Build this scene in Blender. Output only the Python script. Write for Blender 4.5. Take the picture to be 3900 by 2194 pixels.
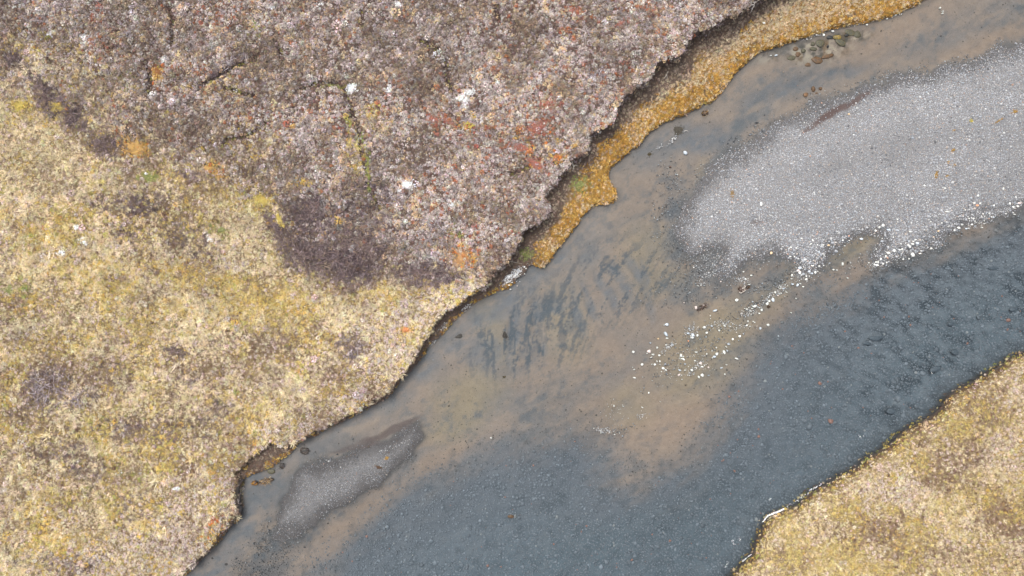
import bpy, math, random
import numpy as np

# ------------------------------------------------------------------ clearing
for o in list(bpy.data.objects):
    bpy.data.objects.remove(o)
scene = bpy.context.scene
C = scene.collection

# ------------------------------------------------------------------ camera
CAM_H = 26.0                       # metres above the water
cam_data = bpy.data.cameras.new('camera')
cam_data.sensor_width = 36.0
cam_data.lens = 24.0
cam_data.clip_start = 0.1
cam_data.clip_end = 2000.0
cam = bpy.data.objects.new('camera', cam_data)
cam.location = (0, 0, CAM_H)
cam.rotation_euler = (0, 0, 0)
C.objects.link(cam)
scene.camera = cam

# ------------------------------------------------------------------ light
SUN_AZ = math.radians(-38)         # clockwise from +Y, the sun stands up and to the left
SUN_EL = math.radians(64)
world = bpy.data.worlds.new('World')
scene.world = world
world.use_nodes = True
wn = world.node_tree
bg = wn.nodes['Background']
sky = wn.nodes.new('ShaderNodeTexSky')
sky.sky_type = 'NISHITA'
sky.sun_disc = False
sky.sun_elevation = SUN_EL
sky.sun_rotation = SUN_AZ
sky.air_density = 1.0
sky.dust_density = 4.0
sky.ozone_density = 1.0
hs = wn.nodes.new('ShaderNodeHueSaturation')
hs.inputs['Saturation'].default_value = 0.30      # a thin, even cloud cover
wn.links.new(sky.outputs[0], hs.inputs['Color'])
wn.links.new(hs.outputs[0], bg.inputs['Color'])
bg.inputs['Strength'].default_value = 0.15
sun_data = bpy.data.lights.new('sun', 'SUN')
sun_data.energy = 1.5
sun_data.angle = math.radians(22)
sun_data.color = (1.0, 0.95, 0.88)
sun = bpy.data.objects.new('sun', sun_data)
dirv = (math.sin(SUN_AZ) * math.cos(SUN_EL), math.cos(SUN_AZ) * math.cos(SUN_EL), math.sin(SUN_EL))
import mathutils
sun.rotation_euler = mathutils.Vector(dirv).to_track_quat('Z', 'Y').to_euler()
sun.location = (-20, 25, 40)
C.objects.link(sun)
vs = scene.view_settings
vs.view_transform = 'Standard'
vs.look = 'None'
vs.gamma = 1.0
vs.use_curve_mapping = False
vs.exposure = 0.95

rng = np.random.default_rng(7)
random.seed(7)

# ------------------------------------------------------------------ helpers
def lin(c):
    c = np.asarray(c, dtype=float) / 255.0
    return np.where(c <= 0.04045, c / 12.92, ((c + 0.055) / 1.055) ** 2.4)

def hash2(ix, iy, seed):
    h = (ix.astype(np.int64) * 374761393 + iy.astype(np.int64) * 668265263 + seed * 974634777) & 0xFFFFFFFF
    h = ((h ^ (h >> 13)) * 1274126177) & 0xFFFFFFFF
    h = h ^ (h >> 16)
    return (h & 0xFFFFFF) / float(0xFFFFFF)

def vnoise(x, y, seed=0):
    ix = np.floor(x); iy = np.floor(y)
    fx = x - ix; fy = y - iy
    fx = fx * fx * fx * (fx * (fx * 6 - 15) + 10); fy = fy * fy * fy * (fy * (fy * 6 - 15) + 10)
    a = hash2(ix, iy, seed); b = hash2(ix + 1, iy, seed)
    c = hash2(ix, iy + 1, seed); d = hash2(ix + 1, iy + 1, seed)
    return (a * (1 - fx) + b * fx) * (1 - fy) + (c * (1 - fx) + d * fx) * fy

def fbm(x, y, s, seed=0, octv=3, gain=0.5):
    """noise in -1..1, first wavelength s metres"""
    out = 0; amp = 1; tot = 0; f = 1.0 / s
    for k in range(octv):
        a = 0.6 + 0.9 * k
        xr = x * math.cos(a) - y * math.sin(a); yr = x * math.sin(a) + y * math.cos(a)
        out = out + amp * (vnoise(xr * f + 17.3 * k, yr * f - 9.1 * k, seed + k * 13) * 2 - 1)
        tot += amp; amp *= gain; f *= 2.03
    return out / tot

def sstep(a, b, x):
    t = np.clip((x - a) / (b - a), 0, 1)
    return t * t * (3 - 2 * t)

def sdist(X, Y, poly):
    """signed distance to a closed polygon, positive inside"""
    X = X.astype(np.float32).ravel(); Y = Y.astype(np.float32).ravel()
    P = np.asarray(poly, dtype=np.float32)
    Q = np.roll(P, -1, axis=0)
    d2 = np.full(X.shape, 1e12, np.float32)
    ins = np.zeros(X.shape, bool)
    for (x1, y1), (x2, y2) in zip(P, Q):
        ex, ey = x2 - x1, y2 - y1
        L = ex * ex + ey * ey
        if L < 1e-10: continue
        t = np.clip(((X - x1) * ex + (Y - y1) * ey) / L, 0, 1)
        dd = (X - x1 - t * ex) ** 2 + (Y - y1 - t * ey) ** 2
        np.minimum(d2, dd, out=d2)
        if y1 != y2:
            c = (y1 > Y) != (y2 > Y)
            ins ^= c & (X < (x2 - x1) * (Y - y1) / (y2 - y1) + x1)
    d = np.sqrt(d2)
    return np.where(ins, d, -d)

def pline(X, Y, pts):
    """distance to an open polyline"""
    d2 = np.full(X.shape, 1e12)
    for (x1, y1), (x2, y2) in zip(pts[:-1], pts[1:]):
        ex, ey = x2 - x1, y2 - y1
        t = np.clip(((X - x1) * ex + (Y - y1) * ey) / (ex * ex + ey * ey + 1e-9), 0, 1)
        d2 = np.minimum(d2, (X - x1 - t * ex) ** 2 + (Y - y1 - t * ey) ** 2)
    return np.sqrt(d2)

def at(px, py, z=0.0):
    """survey point (in centimetres of the flight map) seen at height z -> metres"""
    k = (1 - z / CAM_H) / 100.0
    return ((px - 1950) * k, (1097 - py) * k)

def plateau_h(px):
    return 0.40 + 1.0 * sstep(1150, 2800, px)

def q(pts):      # coarse map units -> survey units
    return [(x * 1.514, y * 1.514) for x, y in pts]

# ------------------------------------------------------------------ outlines (survey units)
WATER_L = [(5400, -900), (4300, -420), (3800, -130), (3523, 0), (3473, 25), (3425, 47), (3377, 68), (3306, 83), (3205, 101), (3145, 121), (3100, 130), (3054, 144), (3010, 158), (2973, 177),
           (2940, 183), (2913, 192), (2890, 196), (2872, 212), (2852, 230), (2832, 246), (2807, 267), (2782, 303), (2765, 324), (2751, 343), (2732, 366), (2712, 388), (2696, 399), (2680, 394),
           (2668, 408), (2645, 418), (2625, 424), (2608, 440), (2594, 447), (2571, 449), (2560, 460), (2530, 469), (2509, 478), (2499, 489), (2481, 498), (2461, 517), (2442, 540), (2426, 557),
           (2401, 568), (2390, 584), (2364, 606), (2333, 629), (2319, 644), (2316, 668), (2324, 694), (2345, 722), (2350, 746), (2335, 768), (2309, 779), (2285, 776), (2264, 776), (2234, 807),
           (2208, 827), (2198, 857), (2178, 880), (2158, 908), (2118, 958), (2087, 998), (2072, 1018), (2052, 1014), (2027, 1006), (2008, 1022), (1996, 1044), (1966, 1072), (1936, 1096),
           (1900, 1106), (1870, 1125), (1815, 1145), (1790, 1172), (1754, 1195), (1704, 1246), (1673, 1281), (1643, 1311), (1608, 1357), (1583, 1392), (1552, 1422), (1517, 1462), (1502, 1487),
           (1487, 1507), (1462, 1524), (1431, 1538), (1371, 1573), (1320, 1598), (1300, 1610), (1253, 1629), (1198, 1657), (1137, 1684), (1120, 1705), (1097, 1730), (1051, 1765), (1011, 1790), (950, 1811),
           (920, 1831), (911, 1850), (910, 1881), (917, 1932), (915, 1967), (879, 2003), (849, 2043), (819, 2078), (788, 2114), (748, 2149), (697, 2194), (600, 2290), (380, 2600), (-200, 3500)]
LIP_L = [(4700, -1000), (3700, -420), (3250, -190), (2990, -55), (2900, -4), (2880, 4), (2842, 30), (2802, 55), (2750, 78), (2701, 104), (2660, 116), (2640, 140), (2630, 151), (2600, 205), (2552, 220), (2525, 232), (2501, 247),
         (2488, 268), (2481, 290), (2471, 313), (2435, 318), (2410, 348), (2385, 373), (2360, 404), (2350, 439), (2340, 464), (2315, 476), (2289, 489), (2262, 500), (2239, 520), (2234, 545), (2246, 572), (2230, 585),
         (2198, 601), (2168, 611), (2168, 636), (2150, 650), (2133, 666), (2124, 685), (2118, 701), (2087, 727), (2072, 751), (2088, 770), (2097, 790), (2088, 815), (2077, 832), (2047, 862), (2006, 867), (1992, 880),
         (1986, 898), (1984, 925), (1976, 948), (1946, 973), (1938, 992), (1931, 1009), (1905, 1026), (1880, 1039), (1870, 1064), (1855, 1084), (1815, 1104), (1774, 1130), (1739, 1165), (1705, 1186), (1673, 1210), (1648, 1241),
         (1643, 1261), (1622, 1290), (1603, 1316), (1594, 1345), (1570, 1385), (1540, 1415), (1506, 1455), (1478, 1500), (1424, 1531), (1366, 1565), (1315, 1590), (1249, 1622), (1194, 1650),
         (1133, 1681), (1108, 1690), (1082, 1707), (1066, 1702), (1048, 1694), (1042, 1685), (1028, 1685), (1015, 1696), (995, 1713), (969, 1732), (944, 1746), (930, 1761), (916, 1783),
         (902, 1786), (891, 1803), (900, 1818), (908, 1835), (902, 1850), (901, 1881), (905, 1932), (904, 1960), (870, 1995), (841, 2034), (811, 2070), (780, 2105), (740, 2140), (688, 2184), (590, 2280), (370, 2590), (-210, 3490)]
WATER_R = [(5900, 200), (4700, 930), (4200, 1210), (3980, 1312), (3900, 1344), (3836, 1367), (3796, 1402), (3751, 1432), (3695, 1458), (3650, 1482), (3611, 1507), (3592, 1530), (3584, 1552), (3545, 1583), (3505, 1604), (3469, 1624), (3419, 1664),
           (3383, 1699), (3345, 1718), (3307, 1740), (3247, 1790), (3196, 1816), (3146, 1846), (3085, 1876), (3062, 1900), (3045, 1922), (2994, 1937), (2928, 1967), (2912, 1982), (2903, 2003), (2888, 2043), (2873, 2083),
           (2863, 2114), (2827, 2149), (2787, 2194), (2690, 2290), (2400, 2620), (1800, 3500)]
BAR_A = [(5600, -200), (4500, 20), (3900, 161), (3811, 192), (3710, 222), (3640, 255), (3559, 283), (3480, 290), (3407, 298), (3332, 323), (3270, 345), (3206, 373), (3130, 400), (3054, 429), (2953, 479), (2873, 535), (2827, 570), (2751, 606),
         (2701, 641), (2655, 700), (2622, 771), (2598, 832), (2590, 900), (2610, 945), (2650, 960), (2700, 953), (2735, 940), (2755, 965), (2730, 1005), (2742, 1040), (2775, 1050), (2830, 1018), (2880, 985), (2953, 968), (3019, 992),
         (3054, 1030), (3100, 1026), (3130, 998), (3190, 958), (3221, 928), (3307, 892), (3352, 880), (3375, 905), (3352, 950), (3330, 985), (3345, 1012), (3407, 998), (3498, 978), (3559, 943), (3589, 887), (3685, 852),
         (3761, 827), (3900, 792), (4500, 640), (5600, 250)]
BAR_B = [(1575, 1622), (1596, 1664), (1583, 1712), (1537, 1762), (1487, 1812), (1401, 1872), (1330, 1913), (1253, 1964), (1187, 2014), (1112, 2056), (1061, 2117), (985, 2200), (900, 2300), (830, 2280), (880, 2200), (935, 2094), (985, 2018),
         (1000, 1957), (1061, 1881), (1112, 1816), (1187, 1778), (1300, 1740), (1376, 1708), (1467, 1681), (1527, 1646)]
DEEP = q([(3400, 380), (2700, 490), (2576, 535), (2400, 605), (2200, 668), (2100, 715), (2000, 780), (1900, 850), (1862, 900), (1850, 960), (1800, 1050), (1730, 1170), (1620, 1215), (1560, 1190),
          (1500, 1120), (1440, 1110), (1300, 1120), (1200, 1125), (1080, 1180), (960, 1255), (870, 1330), (790, 1410), (700, 1520), (500, 1900), (1300, 2100), (2900, 1200), (3500, 800)])
YELLOW = q([(-2600, 200), (-50, 285), (40, 298), (100, 310), (230, 350), (280, 400), (400, 428), (530, 465), (640, 515), (690, 600), (740, 670), (820, 718), (960, 715), (1090, 722), (1170, 738),
            (1120, 790), (1060, 850), (1020, 900), (960, 980), (880, 1030), (760, 1070), (640, 1130), (590, 1180), (560, 1260), (520, 1340), (440, 1449), (200, 1900), (-2600, 3000)])

def conv(poly, zf):
    return [at(x, y, zf(x)) for x, y in poly]

FAR = 400
closeL = [(-3.2e3, 3.6e3), (-4e4, 3.6e3), (-4e4, -4e4), (4e4, -4e4), (4e4, -5e3)]
P_WATER_L = conv(WATER_L, lambda x: 0) + [(-40, -60), (-FAR * 2, -200), (-FAR * 2, FAR * 2), (FAR * 2, FAR * 2), (FAR * 2, 60)]
P_LIP_L = conv(LIP_L, plateau_h) + [(-41, -60), (-FAR * 2, -201), (-FAR * 2, FAR * 2), (FAR * 2, FAR * 2), (FAR * 2, 61)]
HR = 0.5
P_WATER_R = conv(WATER_R, lambda x: 0.0) + [(-20, -FAR * 2), (FAR * 2, -FAR * 2), (FAR * 2, 30)]
P_BAR_A = conv(BAR_A, lambda x: 0.05)
P_BAR_B = conv(BAR_B, lambda x: 0.03)
P_DEEP = conv(DEEP, lambda x: 0)

# ------------------------------------------------------------------ survey grid
def axis(half, step, far):
    a = list(np.arange(-half, half + step * 0.5, step))
    s = step; v = half; ext = []
    while v < far:
        s *= 1.16; v += s; ext.append(v)
    return np.array([-e for e in reversed(ext)] + a + ext)
gx = axis(20.9, 0.052, 420.0)
gy = axis(12.3, 0.052, 420.0)
NX, NY = len(gx), len(gy)
X, Y = np.meshgrid(gx, gy)            # shape NY, NX
shp = X.shape
near = (np.abs(X) < 24) & (np.abs(Y) < 16)

# ragged outlines
wx = X + 0.05 * fbm(X, Y, 0.45, 3) ; wy = Y + 0.05 * fbm(X, Y, 0.45, 4)
lx = X + 0.10 * fbm(X, Y, 0.7, 5, 4, .6) ; ly = Y + 0.10 * fbm(X, Y, 0.7, 6, 4, .6)
dWL = sdist(wx, wy, P_WATER_L).reshape(shp)
dLL = sdist(lx, ly, P_LIP_L).reshape(shp)
dWR = sdist(wx, wy, P_WATER_R).reshape(shp)
_w = 0.30 * fbm(X, Y, 0.9, 8, 4, .65); _v = 0.30 * fbm(X, Y, 0.9, 9, 4, .65)
gxn = X + _w; gyn = Y + _v
dGA = sdist(gxn, gyn, P_BAR_A).reshape(shp)
dGB = sdist(gxn, gyn, P_BAR_B).reshape(shp)
dDP = sdist(X, Y, P_DEEP).reshape(shp)
# survey position of every grid point as seen at ground level / plateau level
PX0 = X * 100 + 1950; PY0 = 1097 - Y * 100
HP = plateau_h(PX0)
dGB = dGB - 1.0 * (1 - sstep(930, 1190, PX0 + 60 * fbm(X, Y, .8, 18))) - .12 * fbm(X, Y, .5, 19, 3)
dGA = dGA - .18 * fbm(X, Y, .45, 17, 4, .65)
kk = 1 - HP / CAM_H
PXL = X * 100 / kk + 1950; PYL = 1097 - Y * 100 / kk
kr = 1 - HR / CAM_H

def blobs(PX, PY, lst, soft=0.45, warp=18.0, wl=1.1, seed=40):
    """soft union of rotated ellipses: (x, y, rx, ry, angle, strength) in coarse map units"""
    out = np.zeros(PX.shape)
    WX = PX + warp * fbm(PX / 100, PY / 100, wl, seed); WY = PY + warp * fbm(PX / 100, PY / 100, wl, seed + 5)
    for x, y, rx, ry, a, s in lst:
        x, y, rx, ry = [v * 1.514 for v in (x, y, rx, ry)]
        R = max(rx, ry) * 1.8
        m = (np.abs(WX - x) < R) & (np.abs(WY - y) < R)
        if not m.any(): continue
        ca, sa = math.cos(math.radians(a)), math.sin(math.radians(a))
        dx = WX[m] - x; dy = -(WY[m] - y)
        u = (dx * ca + dy * sa) / rx; v = (-dx * sa + dy * ca) / ry
        r = np.sqrt(u * u + v * v)
        out[m] = np.maximum(out[m], s * (1 - sstep(1 - soft, 1 + soft, r)))
    return out

# flow aligned coordinates for streaks on the bed
fa = math.radians(36)
FU = X * math.cos(fa) + Y * math.sin(fa); FV = -X * math.sin(fa) + Y * math.cos(fa)
streak = fbm(FU * 0.28, FV, 0.55, 70, 4)
streak2 = fbm(FU * 0.5, FV, 0.22, 77, 3)

BLUE = [(1770, 350, 95, 34, 5, .95), (1690, 340, 60, 30, 20, .6), (1640, 385, 70, 34, 40, .6), (2060, 200, 140, 20, 14, .8), (1950, 235, 95, 28, 25, .75), (1880, 290, 80, 28, 30, .5),
        (1830, 400, 50, 40, 50, .7), (1700, 520, 26, 60, 0, .85), (1730, 600, 50, 60, -30, .8), (1820, 650, 60, 26, 20, .7), (1960, 700, 70, 22, 20, .5),
        (1385, 640, 45, 70, -40, .8), (1460, 590, 70, 26, 45, .55), (1330, 700, 70, 26, 30, .8), (1240, 780, 85, 34, 35, .8), (1150, 850, 60, 40, 42, .6), (1060, 920, 75, 32, 42, .75),
        (1290, 830, 16, 110, -6, .85), (1350, 800, 13, 90, 10, .8), (1390, 770, 60, 18, 10, .7), (1455, 790, 12, 62, 12, .85), (1490, 770, 10, 60, 20, .75), (1530, 740, 12, 60, 30, .7), (1560, 700, 14, 60, 32, .8),
        (1600, 680, 12, 50, 34, .7), (1630, 730, 12, 70, 10, .7), (1215, 880, 50, 60, -20, .6), (1330, 900, 30, 40, 0, .5), (1280, 930, 70, 24, 10, .4), (1480, 640, 34, 24, 45, .5),
        (930, 1030, 140, 26, 28, .65), (780, 1110, 90, 40, 30, .6), (660, 1230, 60, 70, 60, .75), (590, 1340, 110, 46, 55, .75), (520, 1440, 80, 50, 50, .75), (1650, 960, 60, 24, 20, .5), (1560, 1040, 60, 20, 50, .55),
        (1500, 1120, 60, 34, 20, .7), (1690, 1000, 40, 14, 20, .4), (1770, 680, 46, 22, 45, .5), (1290, 1010, 90, 34, 20, .35), (1530, 960, 60, 26, 20, .45), (1400, 1040, 100, 30, 20, .35),
        (1700, 740, 50, 26, 20, .35), (1870, 780, 50, 20, 30, .3), (2350, 90, 120, 40, 20, .45), (2480, 50, 100, 36, 20, .35), (2230, 130, 60, 18, 20, .3), (2250, 15, 40, 10, 20, .3)]
blue = blobs(PX0, PY0, BLUE, soft=0.5, warp=16, wl=0.8, seed=41)
deepm = sstep(-1.5, 1.3, dDP + 1.1 * streak + 0.4 * streak2)
TAN = [(1640, 980, 240, 60, 20, .7), (1700, 1060, 160, 60, 25, .95), (1640, 1190, 110, 14, 18, .5), (1100, 1160, 90, 30, 35, .9), (930, 1270, 120, 34, 36, 1.), (820, 1370, 130, 40, 40, 1.), (1160, 960, 40, 60, 20, .4),
       (2130, 690, 110, 30, 24, .8), (2400, 590, 130, 16, 18, .7), (2100, 770, 120, 26, 28, .5), (1950, 790, 100, 30, 30, .7), (2250, 60, 180, 60, 20, .8), (2480, 110, 150, 30, 20, .8), (1840, 205, 120, 24, 25, .7), (1960, 300, 130, 24, 30, .6),
       (1500, 520, 100, 40, 50, .35), (1600, 470, 90, 50, 50, .5), (1480, 870, 100, 60, 20, .5), (1780, 850, 160, 90, 35, .6)]
tan = blobs(PX0, PY0, TAN, soft=0.6, warp=22, wl=1.2, seed=48)
OLIVE = [(1780, 880, 150, 80, 40, .8), (1240, 830, 40, 100, 20, .6), (1420, 820, 60, 90, 10, .6), (1180, 1000, 90, 60, 20, .8), (1150, 1060, 80, 50, 30, .8), (1850, 800, 120, 50, 35, .5), (1640, 640, 80, 80, 0, .6), (1660, 700, 70, 60, 0, .6), (1900, 370, 100, 16, 35, .7),
         (1960, 720, 80, 26, 30, .7), (2150, 640, 80, 20, 30, .7), (1590, 1020, 60, 60, 40, .5), (1770, 470, 20, 60, 0, .6)]
olive = blobs(PX0, PY0, OLIVE, soft=0.6, warp=22, wl=1.2, seed=55)
bluem = np.clip(np.maximum(blue * (0.75 + 0.6 * streak2), deepm), 0, 1)

# ------------------------------------------------------------------ heights
bed = -(0.045 + 0.05 * blue + 0.30 * sstep(-0.6, 3.0, dDP) + 0.02 * (streak + 1)
        + 0.012 * fbm(X, Y, 0.5, 11))
bed -= 0.10 * sstep(0.1, 1.0, -dWR) * sstep(2.5, 0.3, -dWR)
bed = np.where(near, bed, np.minimum(bed, -0.1))
# dimples of the gravelly bed
bed += 0.02 * deepm * fbm(X, Y, 0.22, 12, 2)
zA = np.where(dGA > 0, 0.02 + 0.20 * sstep(0, 2.4, dGA), 0) + 0.03 * fbm(X, Y, 1.2, 14) * sstep(0, 1, dGA)
zB = np.where(dGB > 0, 0.012 + 0.045 * sstep(0, 0.9, dGB), 0) * (0.35 + 0.65 * sstep(950, 1180, PX0))
riverZ = bed.copy()
wA = sstep(-0.55, 0.04, dGA); riverZ = riverZ * (1 - wA) + np.maximum(zA, 0.004) * wA
wB = sstep(-0.35, 0.04, dGB); riverZ = riverZ * (1 - wB) + np.maximum(zB, -0.006 + 0.03 * fbm(X, Y, 0.3, 15)) * wB
# left side
t = np.clip(dWL / np.maximum(dWL - dLL, 0.02), 0, 1)
roughb = fbm(X, Y, 0.35, 16, 3)
lowr = 1 - sstep(1990, 2080, PX0)
bankZ = HP * ((0.10 - .06 * lowr) * sstep(0, 0.06, t) + (0.42 - .18 * lowr) * t ** 1.25) + 0.05 * roughb * sstep(0, 0.3, t) + 0.01
relief = 0.13 * fbm(X, Y, 4.5, 20, 3) + 0.09 * fbm(X, Y, 0.8, 21, 2) + 0.045 * fbm(X, Y, 0.30, 22, 2)
DRAIN = [[(740, 240), (775, 216), (850, 213), (878, 255), (900, 330), (915, 400), (925, 470), (955, 520)], [(372, 160), (382, 205), (374, 232)], [(430, 20), (436, 70), (432, 110)],
         [(905, 30), (912, 62)], [(1250, 10), (1255, 50)], [(1118, 150), (1125, 190), (1140, 240)], [(505, 215), (560, 180), (640, 150)], [(560, 220), (600, 235), (640, 240)], [(1330, 420), (1290, 440)], [(1400, 150), (1405, 165)],
         [(1060, 100), (1100, 120)], [(560, 360), (620, 340), (665, 310)], [(700, 110), (715, 150)]]
drain = np.full(shp, 9e9)
for ln in DRAIN:
    drain = np.minimum(drain, pline(PXL + 9 * fbm(X, Y, 0.8, 31), PYL + 9 * fbm(X, Y, 0.8, 32), q(ln)))
drainm = 1 - sstep(3, 16, drain)
edge_low = sstep(0.0, 0.5, dLL)
platZ = HP + relief * edge_low * np.where(near, 1, 0.6) + 0.03 * fbm(X, Y, 0.3, 23) - 0.11 * drainm
leftZ = np.where(dLL > 0, platZ, bankZ)
# right side
rr = np.clip(dWR / 0.30, 0, 1)
rightZ = HR * (0.35 + 0.65 * sstep(0, 1, rr)) + 0.10 * fbm(X, Y, 3.0, 25, 3) * sstep(0, 1.5, dWR) + 0.03 * fbm(X, Y, 0.4, 26)
Z = riverZ
Z = np.where(dWL > 0, leftZ, Z)
Z = np.where((dWR > 0), rightZ, Z)
# bed falls away just off the banks
notbank = (dWL <= 0) & (dWR <= 0)
Z = np.where(notbank & (dWL > -0.12) & (dGA < 0), np.minimum(Z, -0.03), Z)

beach = blobs(PX0, PY0, [(1292, 692, 36, 13, 37, 1.), (1173, 774, 18, 7, 28, 1.), (1116, 822, 16, 6, 55, 1.)], soft=.3, warp=4, wl=.4, seed=99)
Z = np.where((beach > 0) & (Z > .03), Z * (1 - beach) + .025 * beach, Z)
# ------------------------------------------------------------------ ground colours
def mixc(a, b, w):
    w = np.asarray(w)[..., None]
    return a * (1 - w) + b * w
KG = 0.50       # display value -> base colour of bare ground
def G(c): return lin(c) * KG
n1 = fbm(X, Y, 0.9, 60, 4); n2 = fbm(X, Y, 0.16, 61, 2); n3 = fbm(X, Y, 2.6, 62, 3)
col = np.zeros(shp + (3,)) + G((150, 134, 122))
col = mixc(col, G((162, 140, 122)), tan * 0.85)
col = mixc(col, G((158, 143, 112)), olive * 0.75)
col = mixc(col, G((128, 124, 122)), np.clip(0.45 + 0.9 * n1, 0, 1) * 0.55 * (1 - tan))
bluec = mixc(mixc(np.zeros(shp + (3,)) + G((108, 113, 121)), G((98, 111, 121)), sstep(0, 5, dDP)), G((122, 126, 130)), np.clip(streak2 * .7, 0, 1) * 0.5)
col = mixc(col, bluec, bluem * (1 - 0.9 * tan * (1 - deepm * 0.45)))
col = mixc(col, G((84, 104, 114)), blobs(PX0, PY0, [(1560, 1370, 260, 60, 20, .6), (1760, 1330, 160, 90, 40, .6), (2450, 820, 200, 90, 30, .5)], soft=.8, warp=30, seed=91) * .8)
col *= (1 + 0.10 * n2 + 0.08 * n3)[..., None]
m1 = fbm(X, Y, 0.34, 63, 4, .7)
skirt = np.maximum(.55 * sstep(-.7, -.1, dGA + .5 * n1) * (1 - sstep(2780, 3000, PX0)) , sstep(-.7, -.05, dGB + .3 * n1) * (1 - sstep(1250, 1500, PX0)))
skirt = np.maximum(skirt, blobs(PX0, PY0, [(720, 1330, 130, 50, 48, 1.), (650, 1430, 100, 56, 52, 1.)], soft=.5, warp=16, seed=96))
col = mixc(col, G((88, 90, 95)), skirt * np.clip(.62 + .5 * m1, .2, 1))
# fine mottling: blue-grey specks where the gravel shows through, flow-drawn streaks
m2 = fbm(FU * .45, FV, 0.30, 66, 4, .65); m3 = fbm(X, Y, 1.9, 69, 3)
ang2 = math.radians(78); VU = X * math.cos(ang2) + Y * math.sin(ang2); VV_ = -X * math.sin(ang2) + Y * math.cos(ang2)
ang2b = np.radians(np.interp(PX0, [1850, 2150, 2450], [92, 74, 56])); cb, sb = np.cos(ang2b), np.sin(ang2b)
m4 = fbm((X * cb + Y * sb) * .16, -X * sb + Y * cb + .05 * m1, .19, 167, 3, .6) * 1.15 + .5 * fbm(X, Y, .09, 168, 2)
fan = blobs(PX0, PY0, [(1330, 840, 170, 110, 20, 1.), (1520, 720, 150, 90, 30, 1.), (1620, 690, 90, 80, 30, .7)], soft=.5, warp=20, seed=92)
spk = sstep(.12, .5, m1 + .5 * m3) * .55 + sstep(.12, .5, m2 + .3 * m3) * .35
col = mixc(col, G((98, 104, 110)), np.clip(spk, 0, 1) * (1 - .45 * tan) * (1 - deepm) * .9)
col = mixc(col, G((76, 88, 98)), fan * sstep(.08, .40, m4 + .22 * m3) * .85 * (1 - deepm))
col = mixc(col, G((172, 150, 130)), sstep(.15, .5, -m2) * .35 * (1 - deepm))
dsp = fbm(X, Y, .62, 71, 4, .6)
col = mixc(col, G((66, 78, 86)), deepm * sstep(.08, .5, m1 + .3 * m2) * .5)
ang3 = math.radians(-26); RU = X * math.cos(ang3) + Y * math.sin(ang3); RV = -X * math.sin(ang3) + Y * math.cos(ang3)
ripple_shade = fbm(RU * .42, RV, .24, 171, 3, .6)                     # shading of the riffle's water ripples, painted into the bed colour
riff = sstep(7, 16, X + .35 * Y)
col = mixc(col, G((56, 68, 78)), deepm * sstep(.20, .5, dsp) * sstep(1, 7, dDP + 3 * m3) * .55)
col = mixc(col, G((40, 54, 64)), deepm * riff * sstep(.06, .40, ripple_shade) * .8)  # dark sides of the ripples, as bed colour
col = mixc(col, G((126, 136, 144)), deepm * riff * sstep(.08, .4, -ripple_shade) * .5)  # pale ripple sheen, likewise painted on the bed
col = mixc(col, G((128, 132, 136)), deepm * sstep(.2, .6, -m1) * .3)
col = mixc(col, G((96, 116, 80)), blobs(PX0, PY0, [(1960, 365, 100, 9, 24, .6), (1890, 400, 60, 12, 35, .6), (2060, 320, 60, 7, 22, .5), (2230, 230, 70, 7, 20, .35)], soft=.7, warp=10, seed=93) * .6)
ag = blobs(PX0, PY0, [(2060, 125, 80, 28, 12, .8), (2130, 95, 60, 14, 12, .8), (1960, 135, 60, 14, 16, .5)], soft=.5, warp=14, wl=.5, seed=94)
col = mixc(col, G((70, 68, 58)), np.clip(ag * 1.3, 0, 1) * sstep(-.25, .2, m1) * .95)
col = mixc(col, G((126, 92, 44)), ag * sstep(.05, .35, fbm(X, Y, .5, 64, 3)) * .7)
col = mixc(col, G((196, 184, 160)), ag * sstep(.1, .4, -m1) * .7)
rim = sstep(-.34, -.04, dWL) * (1 - sstep(0, .02, dWL)) * sstep(-.3, .5, n1 + .3)
col = mixc(col, G((86, 80, 76)), rim * .45)
rimR = sstep(-.7, -.05, dWR) * (1 - sstep(0, .02, dWR))
col = mixc(col, G((72, 80, 88)), rimR * .55)
col *= 1.14
# gravel bars: dark wet ground between the pebbles, a wet rim
wet = np.maximum(sstep(-0.5, -0.05, dGA) * (1 - sstep(0.0, 0.7, dGA)), sstep(-0.35, -0.05, dGB) * (1 - sstep(0, 0.7, dGB)))
gcol = mixc(np.zeros(shp + (3,)) + G((150, 148, 148)), G((104, 101, 101)), wet)
gcol = gcol * (1 - .35 * sstep(-.6, .0, dGB))[..., None]
col = mixc(col, gcol, np.maximum(sstep(-0.35, 0.02, dGA), sstep(-0.25, 0.02, dGB)))
mud = blobs(PX0, PY0, [(2090, 285, 60, 9, 30, 1.), (2150, 255, 50, 8, 32, .9), (2040, 318, 34, 7, 38, .8), (1900, 560, 14, 8, 0, .5), (890, 1126, 60, 6, 14, .55), (960, 1098, 60, 7, 18, .8), (1000, 1075, 60, 7, 25, .75)], soft=.4, warp=8, wl=.5, seed=95)
col = mixc(col, G((96, 78, 74)), mud)
# banks
bt = np.clip(t, 0, 1)
peat = sstep(0.46, 0.70, bt + 0.28 * n1 + 0.10 * n2)
upbank = sstep(2015, 2075, PX0 + 10 * n1)                      # the mossy apron only lies along the upper reach
bankc = mixc(np.zeros(shp + (3,)) + G((160, 126, 66)), G((106, 89, 78)), np.clip(peat + (1 - upbank), 0, 1))
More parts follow.
